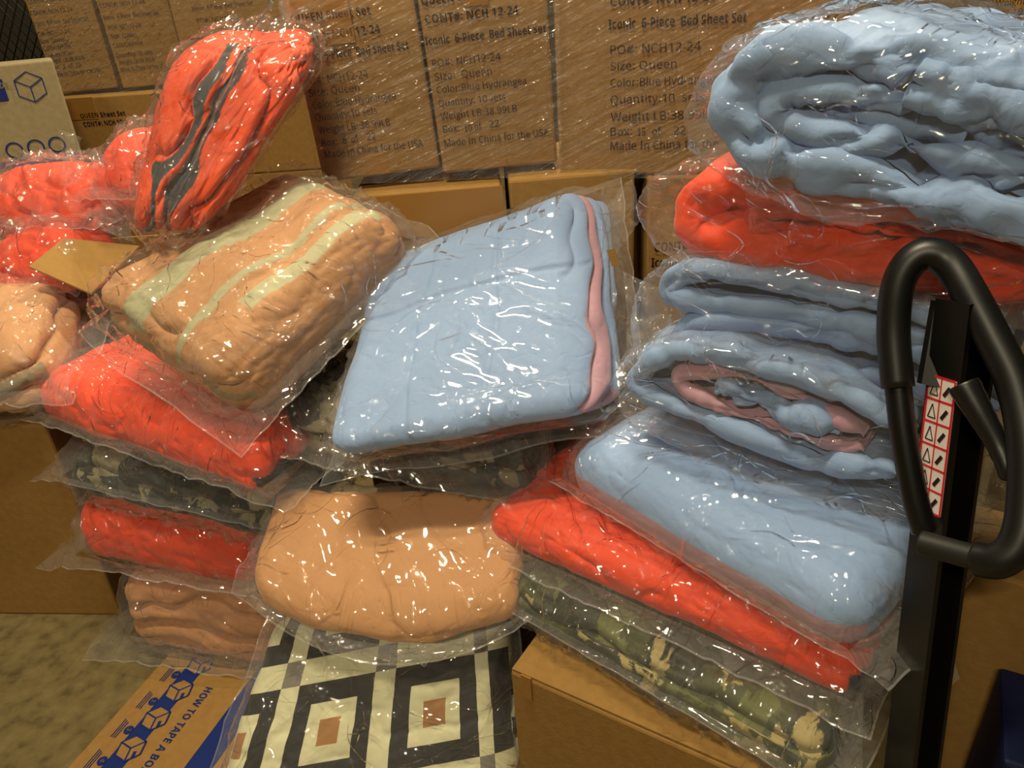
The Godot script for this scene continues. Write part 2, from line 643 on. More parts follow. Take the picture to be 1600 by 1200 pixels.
# a bag round an outline in the front plane, reaching `axis` deep
func add_outline_bag(st: Shape, outline: PackedVector3Array, axis: Vector3, seed_: int, amp := 0.007) -> void:
	var mid := Vector3.ZERO
	for p in outline:
		mid += p / outline.size()
	var nz := noise(seed_, 8.0, 3, true)
	var lo := noise(seed_ + 4, 3.0, 2)
	var dir := axis.normalized()
	var rows := []                       # (scale of the outline, share of the depth)
	for k in 24:
		rows.append([k / 24.0 * 0.9, 0.0 - 0.02 * (1.0 - pow(k / 24.0, 2.0))])
	for k in 8:
		var w := PI / 2 * k / 7.0
		rows.append([0.9 + 0.1 * sin(w), 0.06 * (1 - cos(w))])
	for k in 20:
		rows.append([1.0, 0.06 + 0.94 * (k + 1) / 20.0])
	rows.append([0.0, 1.0])
	var m := outline.size()
	var pts := PackedVector3Array()
	var uvs := PackedVector2Array()
	for r in rows:
		for k in m + 1:
			var p: Vector3 = mid + (outline[k % m] - mid) * r[0] + axis * r[1]
			var out_: Vector3 = (outline[k % m] - mid).normalized()
			var d := pow(nz.get_noise_3dv(p) * 0.5 + 0.5, 3.0) * amp * 1.6 + lo.get_noise_3dv(p) * amp * 0.8
			p += (out_ * smoothstep(0.6, 1.0, r[0]) - dir * (1.0 - smoothstep(0.9, 1.0, r[0]))) * d
			pts.append(p)
			uvs.append(Vector2(r[1] * axis.length() + r[0] * 0.2, float(k) / m * 1.4) if r[1] > 0.05 else Vector2((outline[k % m] - mid).length() * r[0] * cos(TAU * k / m), (outline[k % m] - mid).length() * r[0] * sin(TAU * k / m)))
	grid(st, pts, uvs, PackedColorArray(), m, rows.size() - 1)

func plain(c: Color) -> Callable:
	return func(_p, _u, _v, _w, _n, _l): return c
# a comforter in its bag. o: block; bag: {wide, drop, level, sheets, film}
func bagged(called: String, label: String, o: Dictionary, bag: Dictionary, material: Material, category := "bedding") -> Node3D:
	var q: Array = o.q
	var base: Vector3 = (q[0] + q[1] + q[2] + q[3]) / 4 + o.th
	var t := thing(called, label, category, base, "bagged bedding in the pile")
	part("comforter", soft_block(o), material, t)
	var b := o.duplicate()
	b.erase("col")
	b.erase("seams")
	b.pad = bag.get("pad", 0.006)
	b.groove = 0.0
	b.crease = bag.get("crease", 0.006) * 1.5
	b.cfreq = bag.get("cfreq", 8.0)
	b.stretch = bag.get("stretch", Vector3(1, 1, 1))
	b.spin = bag.get("spin", 0.6)
	b.skirt = bag.get("skirt", 0.012)
	var st := start(0)
	add_block(st, b)
	var sack := part("plastic_bag", finish(st), mat[bag.get("film", "film")], t)
	st = start(0)
	var hem := start(0)
	add_flange(st, b, bag.get("wide", [0.03, 0.03, 0.03, 0.03]), bag.get("drop", 0.3), bag.get("level", 0.0), hem)
	for s in bag.get("sheets", []):
		add_sheet(st, s[0], s[1], s[2] if s.size() > 2 else 0.012)
	part("bag_edge", finish(st), mat.film_dull, sack)
	part("bag_seam", finish(hem), mat.hem, sack)
	return t

# ---------------------------------------------------------------- the setting
func room() -> void:
	var g := func(at: Vector3, size: Vector3): return bx(Transform3D(Basis(), at), size)
	structure("floor", g.call(Vector3(0, -0.1, -1), Vector3(14, 0.2, 14)), mat.concrete)
	structure("ceiling", g.call(Vector3(0, 5.1, -1), Vector3(14, 0.2, 14)), mat.ceiling)
	structure("wall_back", g.call(Vector3(0, 2.5, -8.1), Vector3(14, 5.2, 0.2)), mat.wall)
	structure("wall_front", g.call(Vector3(0, 2.5, 6.1), Vector3(14, 5.2, 0.2)), mat.wall)
	structure("wall_left", g.call(Vector3(-7.1, 2.5, -1), Vector3(0.2, 5.2, 14.4)), mat.wall)
	structure("wall_right", g.call(Vector3(7.1, 2.5, -1), Vector3(0.2, 5.2, 14.4)), mat.wall)
func ceiling_lamp(at: Vector3, energy: float, label: String) -> void:
	var t := thing("ceiling_lamp", label, "lamp", at, "strip lamps under the ceiling")
	part("housing", bx(Transform3D(Basis(), Vector3(0, 0.05, 0)), Vector3(0.95, 0.08, 0.18)), mat.white, t, false)
	var glow := std(Color(1, 1, 1), 0.5)
	glow.emission_enabled = true
	glow.emission = Color(1.0, 0.935, 0.79)
	glow.emission_energy_multiplier = 9.0
	part("diffuser", bx(Transform3D(Basis(), Vector3(0, 0.0, 0)), Vector3(0.9, 0.016, 0.12)), glow, t, false)
	for s in [-0.4, 0.4]:
		part("hanger", bx(Transform3D(Basis(), Vector3(s, 0.40, 0)), Vector3(0.01, 0.62, 0.01)), mat.steel, t, false)
	var l := AreaLight3D.new()
	l.name = "lamp_light"
	l.area_size = Vector2(0.9, 0.12)
	l.light_color = Color(1.0, 0.935, 0.79)
	l.light_energy = energy
	l.area_range = 16.0
	l.area_attenuation = 2.0
	l.shadow_enabled = true
	l.rotation_degrees.x = -90
	l.position = Vector3(0, -0.02, 0)
	t.add_child(l)

# ---------------------------------------------------------------- cartons
func bevel_box(size: Vector3, r: float, seed_ := 0) -> ArrayMesh:        # base at y = 0, front at z = 0, left at x = 0
	var st := start(-1)
	var h := size / 2
	var nz := noise(seed_ + 400, 3.0, 2)
	for f in 6:
		var ax := f / 2
		var s := 1.0 if f % 2 else -1.0
		var ua := (ax + 1) % 3
		var va := (ax + 2) % 3
		if s < 0:
			var sw := ua
			ua = va
			va = sw
		var pts := PackedVector3Array()
		var uvs := PackedVector2Array()
		var inner := h - Vector3.ONE * r
		for j in 4:
			for i in 4:
				var p := Vector3.ZERO
				p[ax] = s * h[ax]
				p[ua] = [-h[ua], -inner[ua], inner[ua], h[ua]][i]
				p[va] = [-h[va], -inner[va], inner[va], h[va]][j]
				var k := p.clamp(-inner, inner)
				p = k + (p - k).normalized() * r
				p += Vector3(nz.get_noise_3dv(p * 2.0), nz.get_noise_3dv(p * 2.0 + Vector3.ONE * 7), nz.get_noise_3dv(p * 2.0 - Vector3.ONE * 5)) * 0.006
				pts.append(p + Vector3(h.x, h.y, -h.z))
				uvs.append(Vector2(p[ua], p[va]))
		grid(st, pts, uvs, PackedColorArray(), 3, 3)
	return finish(st)
func carton(called: String, label: String, at: Vector3, size: Vector3, yaw := 0.0, tilt := 0.0, m := "card", group := "") -> Node3D:
	var t := thing(called, label, "carton", at, group)
	t.basis = Basis(Vector3.UP, deg_to_rad(yaw)) * Basis(Vector3.BACK, deg_to_rad(tilt))
	part("body", bevel_box(size, 0.007, int(at.x * 100) + int(at.z * 31)), mat[m], t, false)
	return t
var fonts := {}
func lettering(text: String, bold: bool, slant := false) -> TextMesh:
	var key := "%s%s" % [bold, slant]
	if not fonts.has(key):
		var f := SystemFont.new()
		f.font_names = PackedStringArray(["Droid Serif"] if slant else ["Droid Sans"])
		f.font_weight = 700 if bold else 400
		f.font_italic = slant
		fonts[key] = f
	var m := TextMesh.new()
	m.font = fonts[key]
	m.font_size = 48
	m.pixel_size = 1.0 / 48
	m.depth = 0.0
	m.curve_step = 2.0
	m.horizontal_alignment = HORIZONTAL_ALIGNMENT_LEFT
	m.vertical_alignment = VERTICAL_ALIGNMENT_TOP
	m.text = text
	return m
# a printed line on the front of a carton: baseline starts at pixel (x, y), ends at column x1; cap height in pixels
func printed(box: Node3D, text: String, x: float, y: float, x1: float, cap: float, bold := false, slant := false) -> void:
	var m := lettering(text, bold, slant)
	var n := box.basis.z
	var l := box.transform.affine_inverse() * on_plane(x, y, box.position, n)
	var r := box.transform.affine_inverse() * on_plane(x1, y - (x1 - x) * 0.06, box.position, n)
	var k := box.transform.affine_inverse() * on_plane(x, y - cap, box.position, n)
	var natural := m.get_aabb()
	var o := MeshInstance3D.new()
	o.name = "printed_line"
	o.mesh = m
	o.material_override = mat.ink
	var sx := (r.x - l.x) / natural.size.x
	var sy := (k - l).length() / 0.714
	o.scale = Vector3(sx, sy, 1)
	var asc: float = m.font.get_ascent(48) / 48.0
	o.position = Vector3(l.x - natural.position.x * sx, l.y + asc * sy, 0.0035)
	box.add_child(o, true)
func tape(box: Node3D, x0: float, y0: float, x1: float, y1: float) -> void:      # a strip of brown tape on the front, in the carton's own metres
	part("tape", bx(Transform3D(Basis(), Vector3((x0 + x1) / 2, (y0 + y1) / 2, 0.001)), Vector3(x1 - x0, y1 - y0, 0.005)), mat.tape, box, false)
func wrap_film(label: String, p: Array, seed_: int) -> void:       # stretch film over carton fronts: corners bottom left, bottom right, top right, top left
	var t := thing("stretch_wrap", label, "plastic film", p[0])
	var st := start(0)
	var nz := noise(seed_, 10.0, 3, true)
	var nor: Vector3 = (p[1] - p[0]).cross(p[3] - p[0]).normalized()
	var lu: float = (p[1] - p[0]).length()
	var lv: float = (p[3] - p[0]).length()
	var pts := PackedVector3Array()
	var uvs := PackedVector2Array()
	var nu := 150
	var nv := 110
	for j in nv + 1:
		for i in nu + 1:
			var u := float(i) / nu
			var v := float(j) / nv
			var q: Vector3 = (p[0] * (1 - u) + p[1] * u) * (1 - v) + (p[3] * (1 - u) + p[2] * u) * v
			var fan := 0.42 + 0.25 * (1 - v) - 0.15 * u
			var s := Vector2(u * lu, v * lv).rotated(-fan)
			pts.append(q + nor * (nz.get_noise_2d(s.x * 0.25, s.y * 1.6) * 0.005))
			uvs.append(Vector2(u * lu, v * lv).rotated(-0.45))
	grid(st, pts, uvs, PackedColorArray(), nu, nv)
	part("film", finish(st), mat.wrap, t)
func carton_wall() -> void:
	var grp := "sheet set cartons on the near pallet"
	var b1 := carton("sheet_set_carton", "narrow brown sheet set carton with a handwritten 8, next to the orange and grey comforter", on_z(505, 285, -1.90), Vector3(0.285, 0.46, 0.5), 3.0, 2.5, "card", grp)
	for l in [["QUEEN Sheet Set", 456, 37, 581, 13, 1], ["CONT#: NCH 12-24", 461, 67, 596, 13, 1], ["Iconic  6-Piece  Bed Sheet Set", 465, 98, 641, 13, 1], ["PO#: NCH12-24", 478, 133, 577, 12, 0], ["Size: Queen", 484, 151, 563, 11, 0], ["Color:Blue Hydrangea", 490, 170, 620, 11, 0], ["Quantity:10 sets", 494, 189, 591, 11, 0], ["Weight LB: 38.99LB", 499, 209, 611, 11, 0], ["Box:", 504, 229, 529, 11, 0], ["of", 550, 223, 561, 11, 0], ["22", 574, 219, 588, 11, 0], ["Made In China for the USA", 509, 247, 663, 11, 0]]:
		printed(b1, l[0], l[1], l[2], l[3], l[4], l[5] == 1)
	printed(b1, "8", 537, 225, 543, 13, false, true)
	tape(b1, 0.085, 0.30, 0.14, 0.455)
	tape(b1, 0.11, 0.004, 0.165, 0.05)
	var b2 := carton("sheet_set_carton", "narrow brown sheet set carton with a crushed bottom corner, between two printed cartons", on_z(691, 273, -1.90), Vector3(0.285, 0.46, 0.5), 1.0, 2.0, "card", grp)
	for l in [["QUEEN Sheet Set", 659, 8, 785, 13, 1], ["CONT#: NCH 12-24", 665, 37, 811, 13, 1], ["Iconic  6-Piece  Bed Sheet Set", 665, 71, 854, 13, 1], ["PO#: NCH12-24", 676, 105, 783, 12, 0], ["Size:  Queen", 680, 126, 769, 12, 0], ["Color:Blue Hydrangea", 683, 146, 823, 11, 0], ["Quantity: 10 sets", 686, 167, 790, 11, 0], ["Weight LB:38.99LB", 689, 187, 808, 11, 0], ["Box:", 693, 207, 718, 11, 0], ["of", 742, 203, 753, 11, 0], ["22", 765, 199, 780, 11, 0], ["Made In China for the USA", 695, 229, 858, 11, 0]]:
		printed(b2, l[0], l[1], l[2], l[3], l[4], l[5] == 1)
	printed(b2, "10", 726, 206, 738, 11, false, true)
	tape(b2, 0.10, 0.36, 0.155, 0.455)
	tape(b2, 0.10, 0.005, 0.16, 0.03)
	var b3 := carton("sheet_set_carton", "wide brown sheet set carton left of the topmost blue comforter", on_z(874, 276, -1.90), Vector3(0.63, 0.46, 0.28), -13.0, 0.0, "card", grp)
	for l in [["CONT#: NCH 12-24", 954, 10, 1118, 15, 1], ["Iconic  6-Piece  Bed Sheet Set", 951, 46, 1166, 15, 1], ["PO#: NCH12-24", 954, 85, 1095, 14, 0], ["Size: Queen", 954, 110, 1057, 13, 0], ["Color:Blue Hydrangea", 954, 136, 1120, 13, 0], ["Quantity:10  sets", 954, 162, 1100, 13, 0], ["Weight LB:38.99LB", 954, 189, 1118, 13, 0], ["Box:", 954, 212, 988, 13, 0], ["of", 1019, 211, 1033, 13, 0], ["22", 1052, 210, 1071, 13, 0], ["Made In China for the USA", 954, 234, 1160, 13, 0]]:
		printed(b3, l[0], l[1], l[2], l[3], l[4], l[5] == 1)
	printed(b3, "15", 996, 212, 1008, 13, false, true)
	var b4 := carton("sheet_set_carton", "brown carton reading Color:Black behind the top blue comforter", on_z(1308, 262, -1.95) + v3(0.03, 0, -0.02), Vector3(0.29, 0.46, 0.4), -4.0, 0.0, "card", grp)
	printed(b4, "Size: Queen", 1326, -8, 1385, 9)
	printed(b4, "Color:Black", 1326, 13, 1390, 9)
	printed(b4, "Quantity:10 sets", 1326, 33, 1400, 9)
	var b5 := carton("sheet_set_carton", "brown carton with a cut off Made In line behind the topmost blue comforter", on_z(1538, 262, -1.95), Vector3(0.36, 0.46, 0.4), -4.0, 0.0, "card", grp)
	printed(b5, "Weight LB:38.99LB", 1553, 10, 1680, 10)
	printed(b5, "Box: 19 of  22", 1544, 26, 1640, 10)
	printed(b5, "Made In China for the USA", 1541, 41, 1720, 10)
	# the row below stands a little farther forward
	var y0 := 0.70
	var l1 := on_z(788, 292, -1.84)
	var c1 := carton("sheet_set_carton", "plain carton side below Box 8 beside a tan bagged comforter", Vector3(l1.x - 0.36, l1.y - 0.42, -1.84), Vector3(0.36, 0.42, 0.42), 1.0, 0.6, "card", grp)
	tape(c1, 0.001, 0.31, 0.36, 0.418)
	var l2 := on_z(798, 281, -1.84)
	carton("sheet_set_carton", "plain carton side below Box 10 behind the blue comforter", Vector3(l2.x, l2.y - 0.42, -1.84), Vector3(0.30, 0.42, 0.42), 1.0, 0.6, "card", grp)
	var c3 := carton("sheet_set_carton", "carton below Box 15 beside the upper red comforter", Vector3(l2.x + 0.325, l2.y - 0.435, -1.83), Vector3(0.66, 0.42, 0.42), -3.0, 0.0, "card", grp)
	printed(c3, "CONT#: NCH 12-24", 1022, 393, 1165, 14, true)
	printed(c3, "Iconic  6-Piece  Bed Sheet Set", 1017, 417, 1230, 14, true)
	for k in 3:
		carton("sheet_set_carton", ["carton low on the near pallet behind the tan comforters", "carton low on the near pallet behind the middle stack", "carton low on the near pallet behind the right stack"][k], Vector3(-0.42 + 0.44 * k, 0.265, -1.84), Vector3(0.42, 0.42, 0.42), 0.0, 0.0, "card", grp)
	pallet(Vector3(0.2, 0, -2.1))
	wrap_film("clear stretch film over the cartons marked Box 8 and Box 10", [on_z(498, 290, -1.875), on_z(878, 274, -1.872), on_z(872, -60, -1.872), on_z(430, -60, -1.875)], 61)
	wrap_film("clear stretch film over the wide carton marked Box 15", [on_z(872, 280, -1.875), b3.transform * Vector3(0.66, 0.0, 0.03), b3.transform * Vector3(0.66, 0.47, 0.03), on_z(866, -60, -1.875)], 62)
	var tuft := thing("film_tuft", "bunched end of stretch film at the narrow carton's top corner", "plastic film", on_z(432, 10, -1.87))
	var ts := start(0)
	for k in 3:
		var p0 := on_z(424 + 5 * k, -25, -1.87)
		var p1 := on_z(438 + 5 * k, -25, -1.86 + 0.01 * k)
		var p2 := on_z(456, 32 + 4 * k, -1.86)
		add_sheet(ts, [p0, p1, p2, p2 - v3(0.012, 0, 0)], 80 + k, 0.012, 25.0, 16)
	part("film", finish(ts), mat.film_dull, tuft)
	# the pallet load farther back on the left
	var far := "sheet set cartons on the far pallet"
	var z := -3.8
	var f1 := carton("sheet_set_carton", "far carton with faded print beside the wire cage", on_z(88, 146, z), Vector3(0.28, 0.46, 0.5), 3, 1.5, "card", far)
	for l in [["QUEEN Sheet Set", 45, 6, 104], ["CONT#: NCH 12-24", 49, 24, 115], ["Iconic  6-Piece  Bed Sheet Set", 54, 41, 141], ["PO#: NCH12-24", 57, 57, 111], ["Size: Queen", 64, 68, 104], ["Color:White", 69, 79, 112], ["Quantity: 10 sets", 73, 90, 117], ["Weight LB:38.99LB", 76, 99, 134], ["Box:  3  of  22", 81, 109, 128], ["Made In China for the USA", 85, 120, 160]]:
		printed(f1, l[0], l[1], l[2], l[3], 6.5)
	var f2 := carton("sheet_set_carton", "far carton with faded print between two printed cartons", on_z(192, 138, z), Vector3(0.30, 0.46, 0.5), 3, 1.5, "card", far)
	for l in [["CONT#: NCH 12-24", 157, 12, 228], ["Iconic  6-Piece  Bed Sheet Set", 163, 31, 250], ["PO#: NCH12-24", 171, 47, 222], ["Size: Queen", 175, 60, 215], ["Color:White", 178, 74, 224], ["Quantity: 10 sets", 183, 90, 240], ["Weight LB:38.99LB", 187, 101, 243], ["Made In China for the USA", 190, 112, 262]]:
		printed(f2, l[0], l[1], l[2], l[3], 6.5)
	var f3 := carton("sheet_set_carton", "far carton with faded print behind the grey and orange comforter", on_z(297, 132, z), Vector3(0.62, 0.46, 0.5), 2, 1.2, "card", far)
	for l in [["CONT#: NCH 12-24", 300, -2, 372], ["Iconic  6-Piece  Bed Sheet Set", 301, 17, 397], ["PO#: NCH12-24", 309, 36, 375], ["Size: Queen", 312, 50, 359], ["Color:White", 316, 64, 362], ["Quantity: 10 sets", 320, 76, 381], ["Weight LB: 38.99LB", 324, 89, 393]]:
		printed(f3, l[0], l[1], l[2], l[3], 7)
	var f4 := carton("sheet_set_carton", "far carton lettered QUEEN Sheet Set behind a rolled red comforter", on_z(92, 292, -3.7), Vector3(0.62, 0.385, 0.5), 0, 0, "card", far)
	printed(f4, "QUEEN Sheet Set", 127, 185, 197, 7, true)
	printed(f4, "CONT#: NCH 12-24", 132, 198, 205, 7, true)
	tape(f4, 0.16, 0.29, 0.28, 0.383)
	carton("sheet_set_carton", "far carton behind the grey and orange comforter, lower row", f4.position + Vector3(0.66, 0.0, 0), Vector3(0.62, 0.385, 0.5), 0, 0, "card", far)
	for k in 2:
		carton("sheet_set_carton", ["far carton low behind the small red bags", "far carton low behind the grey and orange comforter"][k], Vector3(f4.position.x + 0.66 * k, 0.0, -3.7), Vector3(0.62, f4.position.y - 0.005, 0.5), 0, 0, "card", far)
	wrap_film("clear stretch film over the far cartons", [on_z(90, 150, -3.74), on_z(470, 132, -3.74), on_z(470, -40, -3.74), on_z(30, -40, -3.74)], 63)
func pallet(at: Vector3) -> void:
	var t := thing("wooden_pallet", "wooden pallet under the near carton stack", "pallet", at)
	for k in 3:
		part("stringer", bx(Transform3D(Basis(), Vector3(-0.58 + 0.58 * k, 0.07, -0.1)), Vector3(0.05, 0.09, 0.9)), mat.wood, t, false)
	for k in 6:
		part("deck_board", bx(Transform3D(Basis(), Vector3(0, 0.125, 0.3 - 0.16 * k)), Vector3(1.3, 0.02, 0.11)), mat.wood, t, false)
		if k % 2 == 0:
			part("bottom_board", bx(Transform3D(Basis(), Vector3(0, 0.0125, 0.3 - 0.16 * k)), Vector3(1.3, 0.02, 0.11)), mat.wood, t, false)

# ---------------------------------------------------------------- left: cage, moving box, red bags, floor sheet
func v3(x: float, y: float, z: float) -> Vector3:
	return Vector3(x, y, z)
func block_at(d: Vector3, c: Vector3, deep: float, th: Vector3, lift := 0.0) -> Dictionary:      # from the front top edge: left end, right end
	var e := c - d
	var back := Vector3(e.z, 0, -e.x).normalized() * deep + Vector3(0, lift, 0)
	return {q = [d + back, c + back, c, d], th = th}
func down(q: Array) -> Vector3:
	var n: Vector3 = (q[1] - q[0]).cross(q[3] - q[0]).normalized()
	return -n if n.y > 0 else n
func strip(st: Shape, a: Vector3, b: Vector3, n: Vector3, wide: float) -> void:       # a flat printed stroke
	var d := (b - a).normalized()
	var s := d.cross(n).normalized() * wide / 2
	triangle(st, a - s, b - s, a + s)
	triangle(st, a + s, b - s, b + s)
func left_things() -> void:
	# wire cage far behind
	var z := -4.6
	var cage := thing("wire_cage", "dark wire mesh cage panel behind the pale moving box", "wire cage", v3(-2.6, 0, z))
	for k in 26:
		for s in [-1, 1]:
			var st := start(0)
			var x0 := -3.2 + 0.05 * k
			tube(st, PackedVector3Array([v3(x0 if s > 0 else x0 + 0.42, 1.28, z), v3(x0 + 0.42 if s > 0 else x0, 1.95, z)]), [0.0035], 5)
			part("wire", finish(st), mat.steel, cage)
	part("rail", bx(Transform3D(Basis(), v3(-2.5, 1.27, z)), v3(1.8, 0.05, 0.04)), mat.steel, cage)
	part("rail", bx(Transform3D(Basis(), v3(-2.5, 1.96, z)), v3(1.8, 0.05, 0.04)), mat.steel, cage)
	for x in [-3.4, -1.6]:
		part("post", bx(Transform3D(Basis(), v3(x, 1.0, z)), v3(0.05, 2.0, 0.05)), mat.steel, cage)
	part("lower_panel", bx(Transform3D(Basis(), v3(-2.5, 0.64, z)), v3(1.76, 1.2, 0.02)), mat.steel, cage)
	var bag0 := thing("storage_bin", "pale bin standing inside the wire cage", "bin", v3(-2.7, 0.0, -5.2))
	part("body", bevel_box(v3(0.9, 1.75, 0.5), 0.02), mat.card_pale, bag0, false)
	# pale moving box with a blue printed band
	var at := on_z(-75, 285, -3.05)
	var m := carton("moving_box", "pale moving box with a blue LARGE band and round icons", at, v3(0.47, 0.39, 0.3), 28, 0, "card_pale")
	part("printed_band", bx(Transform3D(Basis(), v3(0.14, 0.305, 0.001)), v3(0.28, 0.075, 0.006)), mat.blue_ink, m, false)
	part("printed_band", bx(Transform3D(Basis(), v3(0.23, 0.035, 0.001)), v3(0.455, 0.025, 0.006)), mat.blue_ink, m, false)
	var pale: Material = mat.card_pale
	for l in [["LARGE / GRANDE", 0.10, 0.315, 0.022], ["24\" x 18\" x 18\"", 0.12, 0.278, 0.018]]:
		var o := MeshInstance3D.new()
		o.name = "printed_line"
		o.mesh = lettering(l[0], true)
		o.material_override = pale
		o.scale = Vector3(l[3] * 1.1, l[3] * 1.3, 1)
		o.position = v3(l[1], l[2] + l[3], 0.006)
		m.add_child(o, true)
	var hexm := start(-1)
	var cx := v3(0.365, 0.305, 0.005)
	for k in 6:
		var p0 := cx + v3(cos(TAU * k / 6 + 0.52), sin(TAU * k / 6 + 0.52), 0) * 0.055
		var p1 := cx + v3(cos(TAU * (k + 1) / 6 + 0.52), sin(TAU * (k + 1) / 6 + 0.52), 0) * 0.055
		strip(hexm, p0, p1, Vector3.BACK, 0.004)
		if k % 2 == 0:
			strip(hexm, cx, p0, Vector3.BACK, 0.004)
	part("printed_box_icon", finish(hexm), mat.blue_ink, m, false)
	for k in 3:
		var ring := start(-1)
		var c := v3(0.24 + 0.075 * k, 0.085, 0.005)
		for j in 16:
			strip(ring, c + v3(cos(TAU * j / 16), sin(TAU * j / 16), 0) * 0.028, c + v3(cos(TAU * (j + 1) / 16), sin(TAU * (j + 1) / 16), 0) * 0.028, Vector3.BACK, 0.006)
		part("printed_round_icon", finish(ring), mat.blue_ink, m, false)
	carton("moving_box", "pale moving box under the one with the LARGE band", v3(at.x, 0, at.z), v3(0.47, at.y - 0.004, 0.3), 28, 0, "card_pale")
	# open carton that holds the small red bags
	var oc := thing("open_carton", "open brown carton full of small red bags", "carton", v3(-1.32, 0, -2.36))
	for w in [[v3(0, 0.42, 0.24), v3(0.74, 0.84, 0.01)], [v3(0, 0.42, -0.24), v3(0.74, 0.84, 0.01)], [v3(-0.37, 0.42, 0), v3(0.01, 0.84, 0.47)], [v3(0.37, 0.42, 0), v3(0.01, 0.84, 0.47)], [v3(0, 0.006, 0), v3(0.73, 0.01, 0.47)]]:
		part("panel", bx(Transform3D(Basis(), w[0]), w[1]), mat.card, oc, false)
	var fl := start(-1)
	var fq := [on_z(100, 372, -2.0), on_z(218, 384, -2.0), on_z(142, 458, -1.86), on_z(45, 416, -1.86)]
	for d in [Vector3.ZERO, Vector3(0, -0.005, 0.0)]:
		triangle(fl, fq[0] + d, fq[2] + d, fq[1] + d)
		triangle(fl, fq[0] + d, fq[3] + d, fq[2] + d)
	for k in 4:
		triangle(fl, fq[k], fq[(k + 1) % 4], fq[k] - Vector3(0, 0.005, 0))
		triangle(fl, fq[(k + 1) % 4], fq[(k + 1) % 4] - Vector3(0, 0.005, 0), fq[k] - Vector3(0, 0.005, 0))
	part("flap", finish(fl), mat.card, oc)
	var red := plain(RED)
	var o1 := block_at(on_z(125, 262, -2.12), on_z(238, 262, -2.05), 0.26, v3(0, -0.20, 0.02))
	o1.q[0] += v3(0, 0.06, 0); o1.q[1] += v3(0, 0.06, 0); o1.q[2] += v3(0, 0.05, 0); o1.q[3] += v3(0, 0.05, 0)
	o1.merge({seed = 101, r = 0.95, amp = 0.02, crease = 0.008, bulge = 0.02, layers = 2.0, groove = 0.03, sides = "f", col = red})
	bagged("bagged_comforter", "rolled red comforter in clear plastic below the far QUEEN carton", o1, {wide = [0.06, 0.02, 0.02, 0.05], crease = 0.012, drop = 0.5, film = "film_dull", sheets = [[[on_z(92, 202, -2.15), on_z(128, 215, -2.12), on_z(128, 300, -2.1), on_z(95, 290, -2.1)], 5], [[on_z(130, 330, -2.0), on_z(190, 300, -1.95), on_z(210, 380, -1.9), on_z(160, 360, -1.92)], 6]]}, mat.cloth)
	var o2 := block_at(on_z(-70, 290, -2.18), on_z(118, 285, -2.06), 0.24, v3(0, -0.16, 0.02))
	o2.merge({seed = 103, r = 0.95, amp = 0.022, crease = 0.012, bulge = 0.03, col = red})
	bagged("bagged_comforter", "crumpled red comforter in clear plastic beside the rolled red one", o2, {wide = [0.02, 0.02, 0.07, 0.05], crease = 0.014, drop = 0.4, film = "film_dull"}, mat.cloth)
	var o3 := block_at(on_z(-60, 395, -2.0), on_z(100, 385, -1.94), 0.24, v3(0, -0.16, 0.02))
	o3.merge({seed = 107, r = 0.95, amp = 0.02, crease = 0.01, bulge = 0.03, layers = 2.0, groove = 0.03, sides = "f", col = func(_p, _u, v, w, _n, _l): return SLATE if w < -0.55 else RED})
	bagged("bagged_comforter", "small red comforter in clear plastic beside the open carton flap", o3, {wide = [0.02, 0.02, 0.04, 0.05], crease = 0.012, drop = 0.5}, mat.cloth)
	# the carton at the far left under a tan comforter
	carton("plain_carton", "plain brown carton on the floor under a tan and grey comforter", v3(-2.0, 0, -1.76), v3(0.84, 0.64, 0.32), -6, 0, "card")
	var os := {q = [v3(-1.7, 0.90, -2.02), v3(-1.12, 0.94, -1.98), v3(-1.10, 0.86, -1.62), v3(-1.7, 0.84, -1.66)], th = v3(0, -0.2, 0), seed = 111, r = 0.9, amp = 0.009, crease = 0.003, bulge = 0.02, layers = 3.0, groove = 0.03, sides = "fr", col = func(_p, _u, _v, _w, n, l): return Color(0.52, 0.47, 0.38) if n.y < -0.3 and l > 1.2 and l < 1.9 else TAN}
	bagged("bagged_comforter", "tan and grey comforter in clear plastic on the plain carton", os, {wide = [0.03, 0.03, 0.08, 0.04], crease = 0.01}, mat.cloth)
	floor_sheet()
